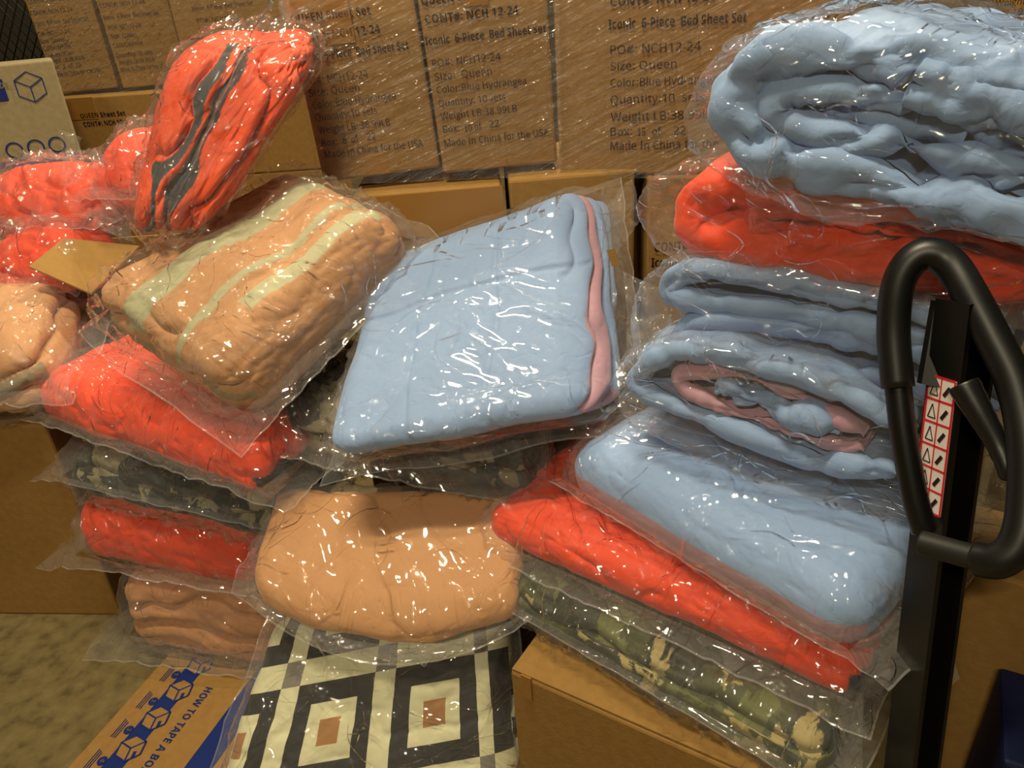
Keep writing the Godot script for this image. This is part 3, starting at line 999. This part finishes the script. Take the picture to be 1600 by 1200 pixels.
# the flattened moving box on the floor with taping instructions
func floor_sheet() -> void:
	var p := [on_y(255, 1035, 0.012), on_y(380, 1010, 0.012), on_y(270, 1230, 0.012), on_y(95, 1215, 0.012)]
	var t := thing("flattened_box", "flattened moving box printed HOW TO TAPE A BOX on the floor", "cardboard sheet", v3(p[0].x, 0, p[0].z))
	var x: Vector3 = (p[3] - p[0]).normalized()                 # along the lettering, towards the camera
	var y: Vector3 = Vector3.UP.cross(x).normalized()           # across the sheet, to the right
	var org: Vector3 = p[0] - x * 0.30 + y * 0.025
	org.y = 0.012
	part("panel", bx(Transform3D(Basis(x, Vector3.UP, x.cross(Vector3.UP)), org + x * 0.55 + y * 0.16 - v3(0, 0.006, 0)), v3(1.1, 0.007, 0.38)), mat.card_pale if false else mat.card, t)
	var h := v3(0, 0.0005, 0)
	var band := func(y0: float, y1: float, x0: float, x1: float) -> ArrayMesh:
		return bx(Transform3D(Basis(x, Vector3.UP, x.cross(Vector3.UP)), org + x * (x0 + x1) / 2 + y * (y0 + y1) / 2 - v3(0, 0.0022, 0)), v3(x1 - x0, 0.001, y1 - y0))
	part("printed_band", band.call(0.045, 0.095, 0.0, 1.1), mat.blue_ink, t)
	part("printed_band", band.call(0.235, 0.30, 0.0, 1.1), mat.blue_ink, t)
	var words := lettering("HOW TO TAPE A BOX", true)
	var o := MeshInstance3D.new()
	o.name = "printed_line"
	o.mesh = words
	o.material_override = mat.blue_ink
	var k := 0.245 / words.get_aabb().size.x
	o.transform = Transform3D(Basis(x * k, y * k * 1.1, Vector3.UP), org + x * 0.335 + y * 0.165 - h * 0 + v3(0, -0.0008, 0) - t.position)
	t.add_child(o, true)
	for n in 5:
		var c := org + x * (0.28 + n * 0.085) + y * 0.078 + v3(0, -0.0005, 0)
		var card := start(-1)
		var hexa := []
		for j in 6:
			hexa.append(c + (x * cos(TAU * j / 6 + 0.3) + y * sin(TAU * j / 6 + 0.3)) * 0.034)
		for j in 6:
			triangle(card, c, hexa[j], hexa[(j + 1) % 6])
		part("printed_box_ground", finish(card), mat.card, t)
		var ink := start(-1)
		for j in 6:
			strip(ink, hexa[j] + h, hexa[(j + 1) % 6] + h, Vector3.UP, 0.004)
			if j % 2 == 0:
				strip(ink, c + h, hexa[j] + h, Vector3.UP, 0.004)
		strip(ink, (c + hexa[1]) / 2 + h, (hexa[0] + hexa[1]) / 2 + h, Vector3.UP, 0.008)
		part("printed_box_icon", finish(ink), mat.blue_ink, t)
		var ring := start(-1)
		var rc := org + x * (0.325 + n * 0.085) + y * 0.036 + v3(0, -0.0005, 0)
		for j in 14:
			triangle(ring, rc, rc + (x * cos(TAU * j / 14) + y * sin(TAU * j / 14)) * 0.012, rc + (x * cos(TAU * (j + 1) / 14) + y * sin(TAU * (j + 1) / 14)) * 0.012)
		part("printed_round_icon", finish(ring), mat.blue_ink, t)
		var num := MeshInstance3D.new()
		num.name = "printed_number"
		num.mesh = lettering(str(n + 1), true)
		num.material_override = mat.card
		num.transform = Transform3D(Basis(x * 0.016, y * 0.016, Vector3.UP), rc - x * 0.005 + y * 0.0105 + h * 2 - t.position)
		t.add_child(num, true)
		var lines := start(-1)
		for j in 3:
			strip(lines, org + x * (0.30 + n * 0.085 + 0.003 * j) + y * (0.006 + 0.006 * j) + v3(0, -0.001, 0), org + x * (0.352 + n * 0.085) + y * (0.006 + 0.006 * j) + v3(0, -0.001, 0), Vector3.UP, 0.0022)
		part("printed_small_lines", finish(lines), mat.blue_ink, t)

# ---------------------------------------------------------------- left stack, bottom to top
func left_stack() -> void:
	var red := plain(RED)
	var k := block_at(on_y(170, 905, 0.26), on_y(425, 938, 0.26), 0.45, v3(0, -0.235, 0.03))
	k.merge({seed = 121, r = 0.55, amp = 0.008, crease = 0.004, layers = 4.0, groove = 0.03, sides = "flr", col = plain(Color(0.72, 0.51, 0.35))})
	bagged("bagged_comforter", "flat folded tan comforter in clear plastic lowest in the stack by the bare floor", k, {wide = [0.12, 0.02, 0.06, 0.06], drop = 0.4, level = -0.5}, mat.cloth)
	var j := block_at(on_y(88, 790, 0.46), on_y(392, 836, 0.46), 0.42, v3(0, -0.185, 0.02))
	j.merge({seed = 123, r = 0.9, amp = 0.01, crease = 0.004, bulge = 0.01, col = red})
	bagged("bagged_comforter", "plain red comforter in clear plastic just above the lowest tan one", j, {wide = [0.13, 0.02, 0.02, 0.03], drop = 0.35, level = -0.6}, mat.cloth)
	var i := block_at(on_y(80, 705, 0.61), on_y(432, 782, 0.59), 0.42, v3(0, -0.135, 0.02))
	i.merge({seed = 125, r = 0.9, amp = 0.014, crease = 0.007, layers = 2.0, groove = 0.03, sides = "fl"})
	bagged("bagged_comforter", "dark camouflage comforter in clear plastic between two red ones", i, {wide = [0.09, 0.02, 0.03, 0.018], crease = 0.01, drop = 0.3}, mat.camo_dark)
	var h := block_at(on_y(35, 588, 0.77), on_y(400, 705, 0.74), 0.40, v3(0, -0.12, 0.02))
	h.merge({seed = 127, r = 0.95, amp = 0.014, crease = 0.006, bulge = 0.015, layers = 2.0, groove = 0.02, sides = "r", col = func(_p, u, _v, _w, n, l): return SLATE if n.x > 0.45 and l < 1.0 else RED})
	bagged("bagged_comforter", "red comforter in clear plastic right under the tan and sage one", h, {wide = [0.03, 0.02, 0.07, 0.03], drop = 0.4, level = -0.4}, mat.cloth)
	# tan and sage comforter with folds running along it
	var fq := [on_z(112, 450, -1.57), on_z(450, 245, -1.82), on_z(640, 330, -1.58), on_z(345, 608, -1.28)]
	var th: Vector3 = down(fq) * 0.19
	var nud: Vector3 = -th.normalized()
	var f := {q = fq, th = th, seed = 131, r = 0.85, amp = 0.009, crease = 0.003, stretch = Vector3(0.6, 1.4, 1), bulge = 0.02, layers = 3.0, groove = 0.03, sides = "lr", res = 210.0,
		bend = func(w, u, v, z): return w + nud * (0.012 * absf(sin(PI * (v * 4.2 + 0.06 * sin(u * 7.0)))) + 0.006 * sin(u * 13.0 + v * 5.0)) * smoothstep(0.2, 0.9, z),
		col = func(_p, u, v, w, n, _l):
			var b: float = v * 4.2 + 0.06 * sin(u * 7.0) + 0.03 * sin(u * 17.0 + 1.0)
			if n.z < 0.3 and n.x < -0.4: return Color(0.60, 0.54, 0.40) if fposmod(w * 2.0, 1.0) < 0.45 else TAN
			return SAGE if (b > 1.2 and b < 1.8) or (b > 2.7 and b < 2.85) or (b > 3.15 and b < 3.55 and u > 0.3 and u < 0.95) else TAN}
	bagged("bagged_comforter", "tan and sage striped comforter in shiny clear plastic on a red one", f, {wide = [0.06, 0.02, 0.05, 0.05], crease = 0.009, cfreq = 9.0, drop = 0.3}, mat.cloth)
	# orange and grey comforter standing on edge
	var d := on_z(172, 385, -1.55)
	var c := on_z(262, 62, -1.74)
	var back := v3(-0.03, 0.02, -0.25)
	var gth := v3(0.345, -0.02, 0.06)
	var g := {q = [d + back, c + back, c, d], th = gth, seed = 141, bend = func(w, u, _v, z): return w - gth * (1.0 - u) * 0.42 * (0.5 - z * 0.5), r = 0.6, amp = 0.012, crease = 0.006, stretch = Vector3(0.5, 1.4, 1.4), layers = 4.0, groove = 0.035, sides = "f", res = 210.0,
		col = func(_p, _u, _v, _w, n, l): return SLATE if n.y < -0.35 and ((l > 2.45 and l < 2.9) or (l > 1.6 and l < 2.1)) else ORANGE}
	bagged("bagged_comforter", "orange red comforter with dark grey folds standing on edge in clear plastic", g, {wide = [0.04, 0.02, 0.09, 0.05], crease = 0.009, drop = 0.0, level = 0.0, film = "film"}, mat.cloth)

func geometric_tex() -> ImageTexture:
	var im := Image.create(1024, 1024, false, Image.FORMAT_RGB8)
	var cream := Color(0.86, 0.85, 0.70)
	var dark := Color(0.13, 0.12, 0.13)
	var cell := 256
	im.fill(cream)
	for j in 4:
		for i in 4:
			var x := i * cell
			var y := j * cell
			im.fill_rect(Rect2i(x, y, 52, 52), Color(0.50, 0.48, 0.45))
			im.fill_rect(Rect2i(x + 52, y + 52, 204, 204), dark)
			im.fill_rect(Rect2i(x + 94, y + 94, 120, 120), cream)
			im.fill_rect(Rect2i(x + 128, y + 128, 52, 52), Color(0.66, 0.47, 0.29))
	return ImageTexture.create_from_image(im)
func middle_stack() -> void:
	# geometric pillow leaning at the bottom
	var lq := [on_z(420, 955, -1.25), on_z(775, 880, -1.22), on_z(815, 1290, -0.95), on_z(275, 1380, -0.93)]
	var l := {q = lq, th = down(lq) * 0.14, seed = 151, r = 0.95, amp = 0.008, crease = 0.004, bulge = 0.012, res = 170.0}
	var squares := cloth_mat(Color.WHITE, false, geometric_tex())
	squares.uv1_scale = Vector3(1.11, 0.94, 1)
	squares.uv1_offset = Vector3(0.2303, 0.139, 0)
	bagged("bagged_pillow", "black and cream square patterned pillow in clear plastic leaning on the floor", l, {wide = [0.05, 0.02, 0.03, 0.03], crease = 0.004, drop = 0.0}, squares, "pillow")
	# plain tan comforter on it
	var mq := [on_y(430, 745, 0.60), on_y(818, 765, 0.59), on_y(815, 928, 0.49), on_y(385, 898, 0.51)]
	var m := {q = mq, th = v3(0, -0.08, 0.0), seed = 153, r = 0.9, amp = 0.009, crease = 0.005, cfreq = 4.0, bulge = 0.012, res = 190.0, col = plain(Color(0.76, 0.55, 0.36)),
		bend = func(w, u, v, _z): return w + v3(0, -0.045, 0.065) * v * v * (1.0 - pow(2.0 * u - 1.0, 2.0))}
	var mt := bagged("bagged_comforter", "plain tan comforter in clear plastic on the patterned pillow", m, {wide = [0.05, 0.02, 0.05, 0.02], crease = 0.004, cfreq = 9.0, drop = 0.4, level = -0.4}, mat.cloth)
	part("paper_label", bx(Transform3D(Basis(Vector3.UP, -0.5) * Basis(Vector3.RIGHT, 0.9), on_y(465, 915, 0.47) + v3(0, 0.012, 0.012)), v3(0.035, 0.002, 0.03)), mat.white, mt)
	# dark comforter under the blue one
	var nq := [on_z(500, 505, -1.72), on_y(850, 560, 0.75), on_y(838, 722, 0.665), on_z(428, 640, -1.42)]
	var n := {q = nq, th = v3(0, -0.12, 0.0), seed = 155, r = 0.95, amp = 0.014, crease = 0.008, layers = 2.0, groove = 0.03, sides = "fl"}
	bagged("bagged_comforter", "dark camouflage comforter in clear plastic under the large blue one", n, {wide = [0.04, 0.02, 0.02, 0.05], crease = 0.014, cfreq = 9.0, drop = 0.4}, mat.camo_dark)
	# the big blue comforter
	var q := [on_z(572, 405, -1.63), on_z(902, 284, -1.67), on_z(928, 650, -1.22), on_z(482, 728, -1.21)]
	var o := {q = q, th = ray(760, 520).normalized() * 0.17 + rt * 0.115 + up * 0.012, seed = 71, r = 0.62, amp = 0.008, seams = [[0, -0.35], [0, 0.25], [1, 0.3]], crease = 0.002, cfreq = 5.0, stretch = Vector3(1.6, 0.5, 1), spin = -0.3, bulge = 0.012, layers = 4.0, groove = 0.03, sides = "r", res = 190.0,
		col = func(_p, _u, _v, _w, nn, l): return PINK if (nn.x > 0.3 and l > 2.4 and l < 3.3) or (nn.y < -0.5 and l < 2.6) else BLUE}
	var eb := bagged("bagged_comforter", "large pale blue comforter with pink lining in clear plastic amid the pile", o, {wide = [0.06, 0.03, 0.06, 0.05], drop = 0.25, level = -0.2, film = "film_taut", crease = 0.004, cfreq = 5.0, stretch = Vector3(1.6, 0.6, 1), spin = 0.9, sheets = [[[on_z(975, 425, -1.45), on_z(1030, 450, -1.4), on_z(1060, 525, -1.35), on_z(985, 590, -1.32)], 11, 0.02], [[on_z(930, 330, -1.68), on_z(990, 280, -1.66), on_z(1000, 330, -1.6), on_z(960, 400, -1.6)], 12, 0.02]]}, mat.cloth)
	part("paper_tag", bx(Transform3D(Basis(Vector3.UP, -0.6) * Basis(Vector3.BACK, 0.35), on_z(958, 402, -1.50)), v3(0.018, 0.035, 0.0015)), mat.card, eb)

# ---------------------------------------------------------------- right stack, bottom to top
func loop(pts: Array, n: int) -> PackedVector3Array:
	var o := PackedVector3Array()
	var m := pts.size()
	for k in n:
		var t := float(k) / n * m
		var i := int(t)
		o.append((pts[i] as Vector3).cubic_interpolate(pts[(i + 1) % m], pts[(i - 1 + m) % m], pts[(i + 2) % m], t - i))
	return o
func folded(label: String, p0: Vector3, dir: Vector3, deep: float, ribbons: Array, outline: Array, seed_: int, sheets: Array, film := "film") -> void:
	var n := Vector3(-dir.z, 0, dir.x).normalized()
	var back := -n * deep
	var at := func(q: Array) -> Array: return q.map(func(a): return on_plane(a[0], a[1], p0, n))
	var out_: Array = at.call(outline)
	var low: Vector3 = out_[0]
	for v in out_:
		if v.y < low.y: low = v
	var t := thing("bagged_comforter", label, "bedding", low + back * 0.5, "bagged bedding in the pile")
	var st := start(0)
	for r in ribbons:
		var o: Dictionary = r[2]
		o.seed = seed_ + int(r[0][0][0])
		var path: Array = at.call(r[0])
		var shift: Vector3 = back.normalized() * o.get("inset", 0.0)
		add_ribbon(st, smooth_path(path.map(func(v): return v + shift), 110), r[1], back * 0.93, o)
	part("comforter", finish(st), mat.cloth, t)
	var b := start(0)
	add_outline_bag(b, loop(out_.map(func(v): return v - back.normalized() * 0.03), 150), back * 1.04, seed_ + 3, 0.012)
	var sack := part("plastic_bag", finish(b), mat[film], t)
	if sheets.size():
		b = start(0)
		for s in sheets:
			add_sheet(b, s[0], s[1], 0.015)
		part("bag_edge", finish(b), mat.film_dull, sack)
func right_stack() -> void:
	var fc := thing("brown_carton", "brown carton under the olive camouflage comforter", "carton", on_y(797, 1045, 0.38) * v3(1, 0, 1))
	fc.basis = Basis(Vector3.UP, -deg_to_rad(33))
	part("body", bevel_box(v3(0.56, 0.375, 0.42), 0.007, 9), mat.card, fc, false)
	part("flap", bx(Transform3D(Basis(), v3(0.28, 0.377, -0.105)), v3(0.555, 0.005, 0.205)), mat.card, fc, false)
	part("flap", bx(Transform3D(Basis(), v3(0.28, 0.377, -0.315)), v3(0.555, 0.005, 0.205)), mat.card, fc, false)
	part("tape", bx(Transform3D(Basis(), v3(0.036, 0.35, 0.001)), v3(0.022, 0.06, 0.004)), mat.tape, fc, false)
	var p := block_at(on_y(782, 902, 0.5), on_y(1290, 1185, 0.5), 0.45, v3(0, -0.11, 0.0))
	p.merge({seed = 161, r = 0.9, amp = 0.01, crease = 0.004, layers = 3.0, groove = 0.03, sides = "fl", res = 190.0})
	bagged("bagged_comforter", "olive camouflage comforter in clear plastic on the brown carton", p, {wide = [0.02, 0.02, 0.05, 0.02], crease = 0.006, stretch = Vector3(2.5, 0.5, 0.5), spin = 0.0}, mat.camo_olive)
	var r := block_at(on_y(748, 793, 0.605), on_y(1350, 1050, 0.605), 0.46, v3(0, -0.09, 0.0))
	r.merge({seed = 163, r = 0.95, amp = 0.007, crease = 0.005, stretch = Vector3(0.7, 1.4, 1), bulge = 0.01, res = 190.0, col = func(_p, u, _v, w, n, _l): return SLATE if u > 0.975 and w < 0.3 and n.y < 0.0 else RED})
	bagged("bagged_comforter", "bright red comforter in clear plastic on the olive camouflage one", r, {wide = [0.02, 0.02, 0.04, 0.035], crease = 0.008, drop = 0.6, level = -0.6, sheets = [[[on_y(1120, 1000, 0.52), on_y(1350, 1085, 0.53), on_y(1345, 1250, 0.42), on_y(1180, 1160, 0.44)], 21, 0.02]]}, mat.cloth)
	var d := block_at(on_y(872, 690, 0.745), on_y(1345, 950, 0.745), 0.46, v3(0, -0.135, 0.0))
	d.merge({seed = 165, r = 0.98, amp = 0.006, crease = 0.0015, stretch = Vector3(0.7, 1.6, 1), bulge = 0.01, res = 190.0, col = func(_p, _u, _v, w, n, _l): return Color(0.66, 0.52, 0.58) if n.y < -0.3 and w < 0.1 else BLUE})
	bagged("bagged_comforter", "smooth pale blue comforter in clear plastic on the bright red one", d, {wide = [0.02, 0.02, 0.06, 0.02], crease = 0.005, stretch = Vector3(0.6, 1.6, 1), level = -0.3, film = "film_taut"}, mat.cloth)
	var e := v3(0.78, 0, 0.62)
	var sg := {outer = BLUE, inner = PINK}
	folded("pale blue comforter with pink lining rolled in clear plastic, folds showing", on_y(975, 615, 0.86), e, 0.42, [
		[[[1420, 680], [1290, 610], [1160, 565], [1050, 553], [992, 580], [1005, 618], [1100, 662], [1220, 712], [1330, 738], [1400, 742]], 0.045, {outer = BLUE, inner = BLUE}],
		[[[1345, 690], [1230, 628], [1130, 590], [1060, 590], [1065, 618], [1150, 655], [1250, 692], [1345, 712]], 0.028, {outer = PINK, inner = PINK, crease = 0.01, inset = 0.01}],
		[[[1310, 680], [1240, 660], [1180, 640], [1110, 610]], 0.045, {outer = BLUE, inner = BLUE, crease = 0.014, amp = 0.014}]],
		[[962, 602], [1000, 545], [1080, 525], [1200, 545], [1330, 605], [1420, 655], [1500, 715], [1590, 770], [1590, 820], [1480, 810], [1400, 795], [1250, 760], [1100, 700], [985, 645]], 171, [[[on_plane(985, 500, v3(0.2, 0.9, -1.24), v3(-0.62, 0, 0.78)), on_plane(1060, 530, v3(0.2, 0.9, -1.24), v3(-0.62, 0, 0.78)), on_plane(1020, 590, v3(0.2, 0.9, -1.24), v3(-0.62, 0, 0.78)), on_plane(965, 600, v3(0.2, 0.9, -1.24), v3(-0.62, 0, 0.78))], 31]])
	folded("slate blue folded comforter in clear plastic below the upper red one", on_y(1040, 500, 1.0), e, 0.42, [
		[[[1560, 520], [1420, 490], [1300, 462], [1160, 438], [1080, 428], [1040, 450], [1060, 472], [1160, 482], [1300, 508], [1560, 560]], 0.04, {outer = BLUE, inner = BLUE}],
		[[[1560, 585], [1420, 555], [1300, 528], [1170, 510], [1090, 512], [1060, 535], [1110, 556], [1220, 570], [1320, 588], [1560, 640]], 0.04, {outer = Color(0.46, 0.56, 0.74), inner = BLUE}]],
		[[1000, 460], [1050, 408], [1130, 402], [1300, 432], [1450, 462], [1600, 495], [1600, 650], [1500, 630], [1400, 612], [1200, 592], [1040, 565], [990, 512]], 175, [])
	folded("red folded comforter in clear plastic under the topmost blue one", on_y(1030, 390, 1.12), e, 0.42, [
		[[[1640, 352], [1400, 318], [1200, 298], [1112, 300], [1072, 325], [1073, 358], [1105, 378], [1200, 394], [1400, 426], [1640, 462]], 0.082, {outer = RED, inner = RED}],
		[[[1110, 332], [1170, 338], [1240, 352], [1330, 366]], 0.05, {outer = RED, inner = RED, inset = 0.035}],
		[[[1640, 405], [1400, 372], [1290, 340], [1210, 330], [1175, 345], [1210, 368], [1290, 378], [1400, 395], [1640, 430]], 0.035, {outer = RED, inner = RED, crease = 0.01, inset = 0.012}]],
		[[1012, 320], [1040, 275], [1120, 252], [1250, 270], [1440, 295], [1640, 325], [1640, 505], [1500, 480], [1400, 460], [1200, 432], [1080, 410], [1025, 375]], 179, [[[on_y(1160, 282, 1.27), on_y(1275, 290, 1.27), on_y(1290, 400, 1.13), on_y(1172, 392, 1.14)], 33]])
	folded("thick pale blue comforter rolled in clear plastic, topmost on the pile", on_y(1150, 262, 1.285), e, 0.40, [
		[[[1700, 132], [1560, 122], [1450, 104], [1320, 92], [1230, 94], [1160, 115], [1132, 160], [1150, 205], [1190, 245], [1290, 275], [1420, 305], [1560, 335], [1700, 350]], 0.07, {outer = BLUE, inner = BLUE, crease = 0.01, amp = 0.012}],
		[[[1700, 225], [1560, 195], [1440, 168], [1320, 148], [1240, 142], [1205, 160], [1205, 190], [1250, 212], [1380, 232], [1480, 258], [1580, 282], [1700, 290]], 0.05, {outer = BLUE, inner = BLUE, crease = 0.012, amp = 0.014, inset = 0.012}],
		[[[1250, 178], [1330, 188], [1420, 204], [1500, 225]], 0.045, {outer = BLUE, inner = BLUE, inset = 0.03}],
		[[[1420, 130], [1480, 150], [1560, 165], [1640, 180]], 0.06, {outer = BLUE, inner = BLUE, crease = 0.01, amp = 0.012}],
		[[[1470, 205], [1540, 225], [1640, 250]], 0.04, {outer = BLUE, inner = BLUE, crease = 0.012, amp = 0.012, inset = 0.03}]],
		[[1085, 165], [1100, 115], [1150, 65], [1230, 38], [1320, 27], [1410, 28], [1500, 52], [1600, 62], [1700, 75], [1700, 375], [1560, 362], [1420, 340], [1300, 325], [1200, 298], [1130, 262], [1095, 215]], 183, [])

# ---------------------------------------------------------------- black hand truck
func hand_truck() -> void:
	var t := thing("hand_truck", "black hand truck with looped rubber grip and warning sticker", "hand truck", on_z(1390, 1300, -0.70) * v3(1, 0, 1))
	var a := on_z(1405, 1210, -0.72)
	var b := on_z(1492, 470, -0.86)
	var y := (b - a).normalized()
	var foot := a - y * (a.y / y.y)
	var x := v3(0.95, 0, -0.30)
	x = (x - y * x.dot(y)).normalized()
	var z := x.cross(y)
	var bs := Basis(x, y, z)
	var mid := (foot + b) / 2
	var len_ := (b - foot).length()
	part("mast", bx(Transform3D(bs, mid), v3(0.008, len_, 0.05)), mat.black, t)
	part("mast_channel", bx(Transform3D(bs, mid + x * 0.026 - z * 0.018), v3(0.045, len_ - 0.03, 0.014)), mat.black, t)
	part("mast_channel", bx(Transform3D(bs, mid + x * 0.05 - y * 0.02), v3(0.006, len_ - 0.06, 0.045)), mat.black, t)
	part("toe_plate", bx(Transform3D(Basis(Vector3.UP, -0.5), v3(foot.x + 0.05, 0.006, foot.z)), v3(0.3, 0.012, 0.25)), mat.black, t)
	var px := func(l: Array) -> Array: return l.map(func(q): return EYE + ray(q[0], q[1]) * q[2])
	var st := start(0)
	tube(st, smooth_path(px.call([[1403, 605, 1.0], [1396, 520, 1.0], [1402, 450, 0.99], [1422, 410, 0.98], [1452, 396, 0.97], [1484, 412, 0.96], [1515, 460, 0.94], [1552, 530, 0.92], [1585, 600, 0.90], [1604, 690, 0.88], [1604, 790, 0.87], [1590, 850, 0.87], [1560, 876, 0.88], [1530, 874, 0.90]]), 70), [0.0205], 18)
	part("rubber_grip", finish(st), mat.rubber, t)
	st = start(0)
	tube(st, smooth_path(px.call([[1403, 600, 1.0], [1412, 680, 1.0], [1430, 780, 1.0], [1445, 830, 1.0]]), 24), [0.0165], 16)
	part("handle_tube", finish(st), mat.black, t)
	st = start(0)
	tube(st, smooth_path(px.call([[1540, 876, 0.9], [1490, 862, 0.93], [1440, 848, 0.96]]), 16), [0.0155], 16)
	part("handle_tube", finish(st), mat.steel, t)
	st = start(0)
	tube(st, smooth_path(px.call([[1505, 600, 0.93], [1528, 640, 0.92], [1556, 690, 0.91], [1573, 730, 0.9], [1578, 748, 0.9]]), 24), [0.018, 0.018, 0.018, 0.017, 0.017, 0.016, 0.016, 0.015, 0.015, 0.014, 0.014, 0.013, 0.013, 0.012, 0.012, 0.012, 0.011, 0.011, 0.011, 0.011, 0.011, 0.011, 0.011, 0.010, 0.008], 14)
	part("release_lever", finish(st), mat.rubber, t)
	# head plate under the grip
	var hp := start(-1)
	var c: Array = px.call([[1462, 470, 0.985], [1512, 500, 0.955], [1510, 560, 0.955], [1495, 610, 0.96], [1440, 600, 0.985]])
	for k in 3:
		triangle(hp, c[0], c[k + 1], c[k + 2])
	var off := z * -0.008
	for k in 3:
		triangle(hp, c[0] + off, c[k + 2] + off, c[k + 1] + off)
	for k in 5:
		triangle(hp, c[k], c[k] + off, c[(k + 1) % 5])
		triangle(hp, c[(k + 1) % 5], c[k] + off, c[(k + 1) % 5] + off)
	part("head_plate", finish(hp), mat.black, t)
	# warning sticker on the mast face
	var face := mid - x * 0.0045
	var s0 := on_plane(1455, 585, face, x)
	var h0 := (s0 - foot).dot(y)
	var h1 := (on_plane(1425, 785, face, x) - foot).dot(y)
	var at := func(u: float, v: float, lift: float) -> Vector3: return foot - x * (0.0045 + lift) + z * (u - 0.5) * 0.044 + y * lerpf(h0, h1, v)
	var stick := bx(Transform3D(bs, at.call(0.5, 0.5, 0.0005)), v3(0.0012, absf(h0 - h1), 0.042))
	var label := part("warning_sticker", stick, mat.white, t)
	var ink := start(-1)
	for k in 7:
		strip(ink, at.call(0.04, k / 6.0, 0.0016), at.call(0.96, clampf(k / 6.0, 0, 1), 0.0016), x, 0.003)
	strip(ink, at.call(0.04, 0, 0.0016), at.call(0.04, 1, 0.0016), x, 0.003)
	strip(ink, at.call(0.96, 0, 0.0016), at.call(0.96, 1, 0.0016), x, 0.003)
	strip(ink, at.call(0.5, 0, 0.0016), at.call(0.5, 1, 0.0016), x, 0.002)
	part("printed_border", finish(ink), mat.red_ink, label)
	var pic := start(-1)
	for k in 6:
		var v := (k + 0.5) / 6.0
		strip(pic, at.call(0.15, v + 0.05, 0.0017), at.call(0.28, v - 0.05, 0.0017), x, 0.0016)
		strip(pic, at.call(0.28, v - 0.05, 0.0017), at.call(0.42, v + 0.05, 0.0017), x, 0.0016)
		strip(pic, at.call(0.15, v + 0.05, 0.0017), at.call(0.42, v + 0.05, 0.0017), x, 0.0016)
		strip(pic, at.call(0.62, v + 0.04, 0.0017), at.call(0.8, v - 0.03, 0.0017), x, 0.005)
	part("printed_pictograms", finish(pic), mat.ink, label)
	part("small_sticker", bx(Transform3D(bs, on_plane(1477, 494, c[0], (c[1] - c[0]).cross(c[2] - c[0]).normalized()) + z * 0.003), v3(0.012, 0.014, 0.002)), mat.white, t)

# ---------------------------------------------------------------- dark corner at the right
func right_things() -> void:
	carton("shaded_carton", "dark shaded carton behind the hand truck mast", v3(0.71, 0, -1.0), v3(0.5, 0.62, 0.2), -35, 0, "card")
	carton("plain_carton", "plain brown carton standing behind the hand truck lever", v3(0.93, 0, -1.22), v3(0.5, 0.92, 0.35), -30, 0, "card_pale")
	var bp := on_z(1565, 1190, -0.72)
	var bc := carton("blue_carton", "dark blue carton in the shaded corner by the hand truck", v3(bp.x, 0, bp.z), v3(0.35, bp.y, 0.2), -30, 0, "card")
	(bc.get_child(0) as MeshInstance3D).material_override = std(Color(0.03, 0.07, 0.22), 0.6, 0.4)
	var pq := [on_z(1440, 980, -0.86), on_z(1475, 985, -0.86), on_z(1500, 1060, -0.84), on_z(1470, 1085, -0.83), on_z(1420, 1085, -0.83)]
	var st := start(-1)
	var off := v3(-0.001, 0, -0.004)
	for k in 3:
		triangle(st, pq[0], pq[k + 1], pq[k + 2])
		triangle(st, pq[0] + off, pq[k + 2] + off, pq[k + 1] + off)
	var t := thing("paper_scrap", "torn grey cardboard scrap behind the hand truck mast", "cardboard scrap", pq[4])
	part("sheet", finish(st), mat.card_pale, t)
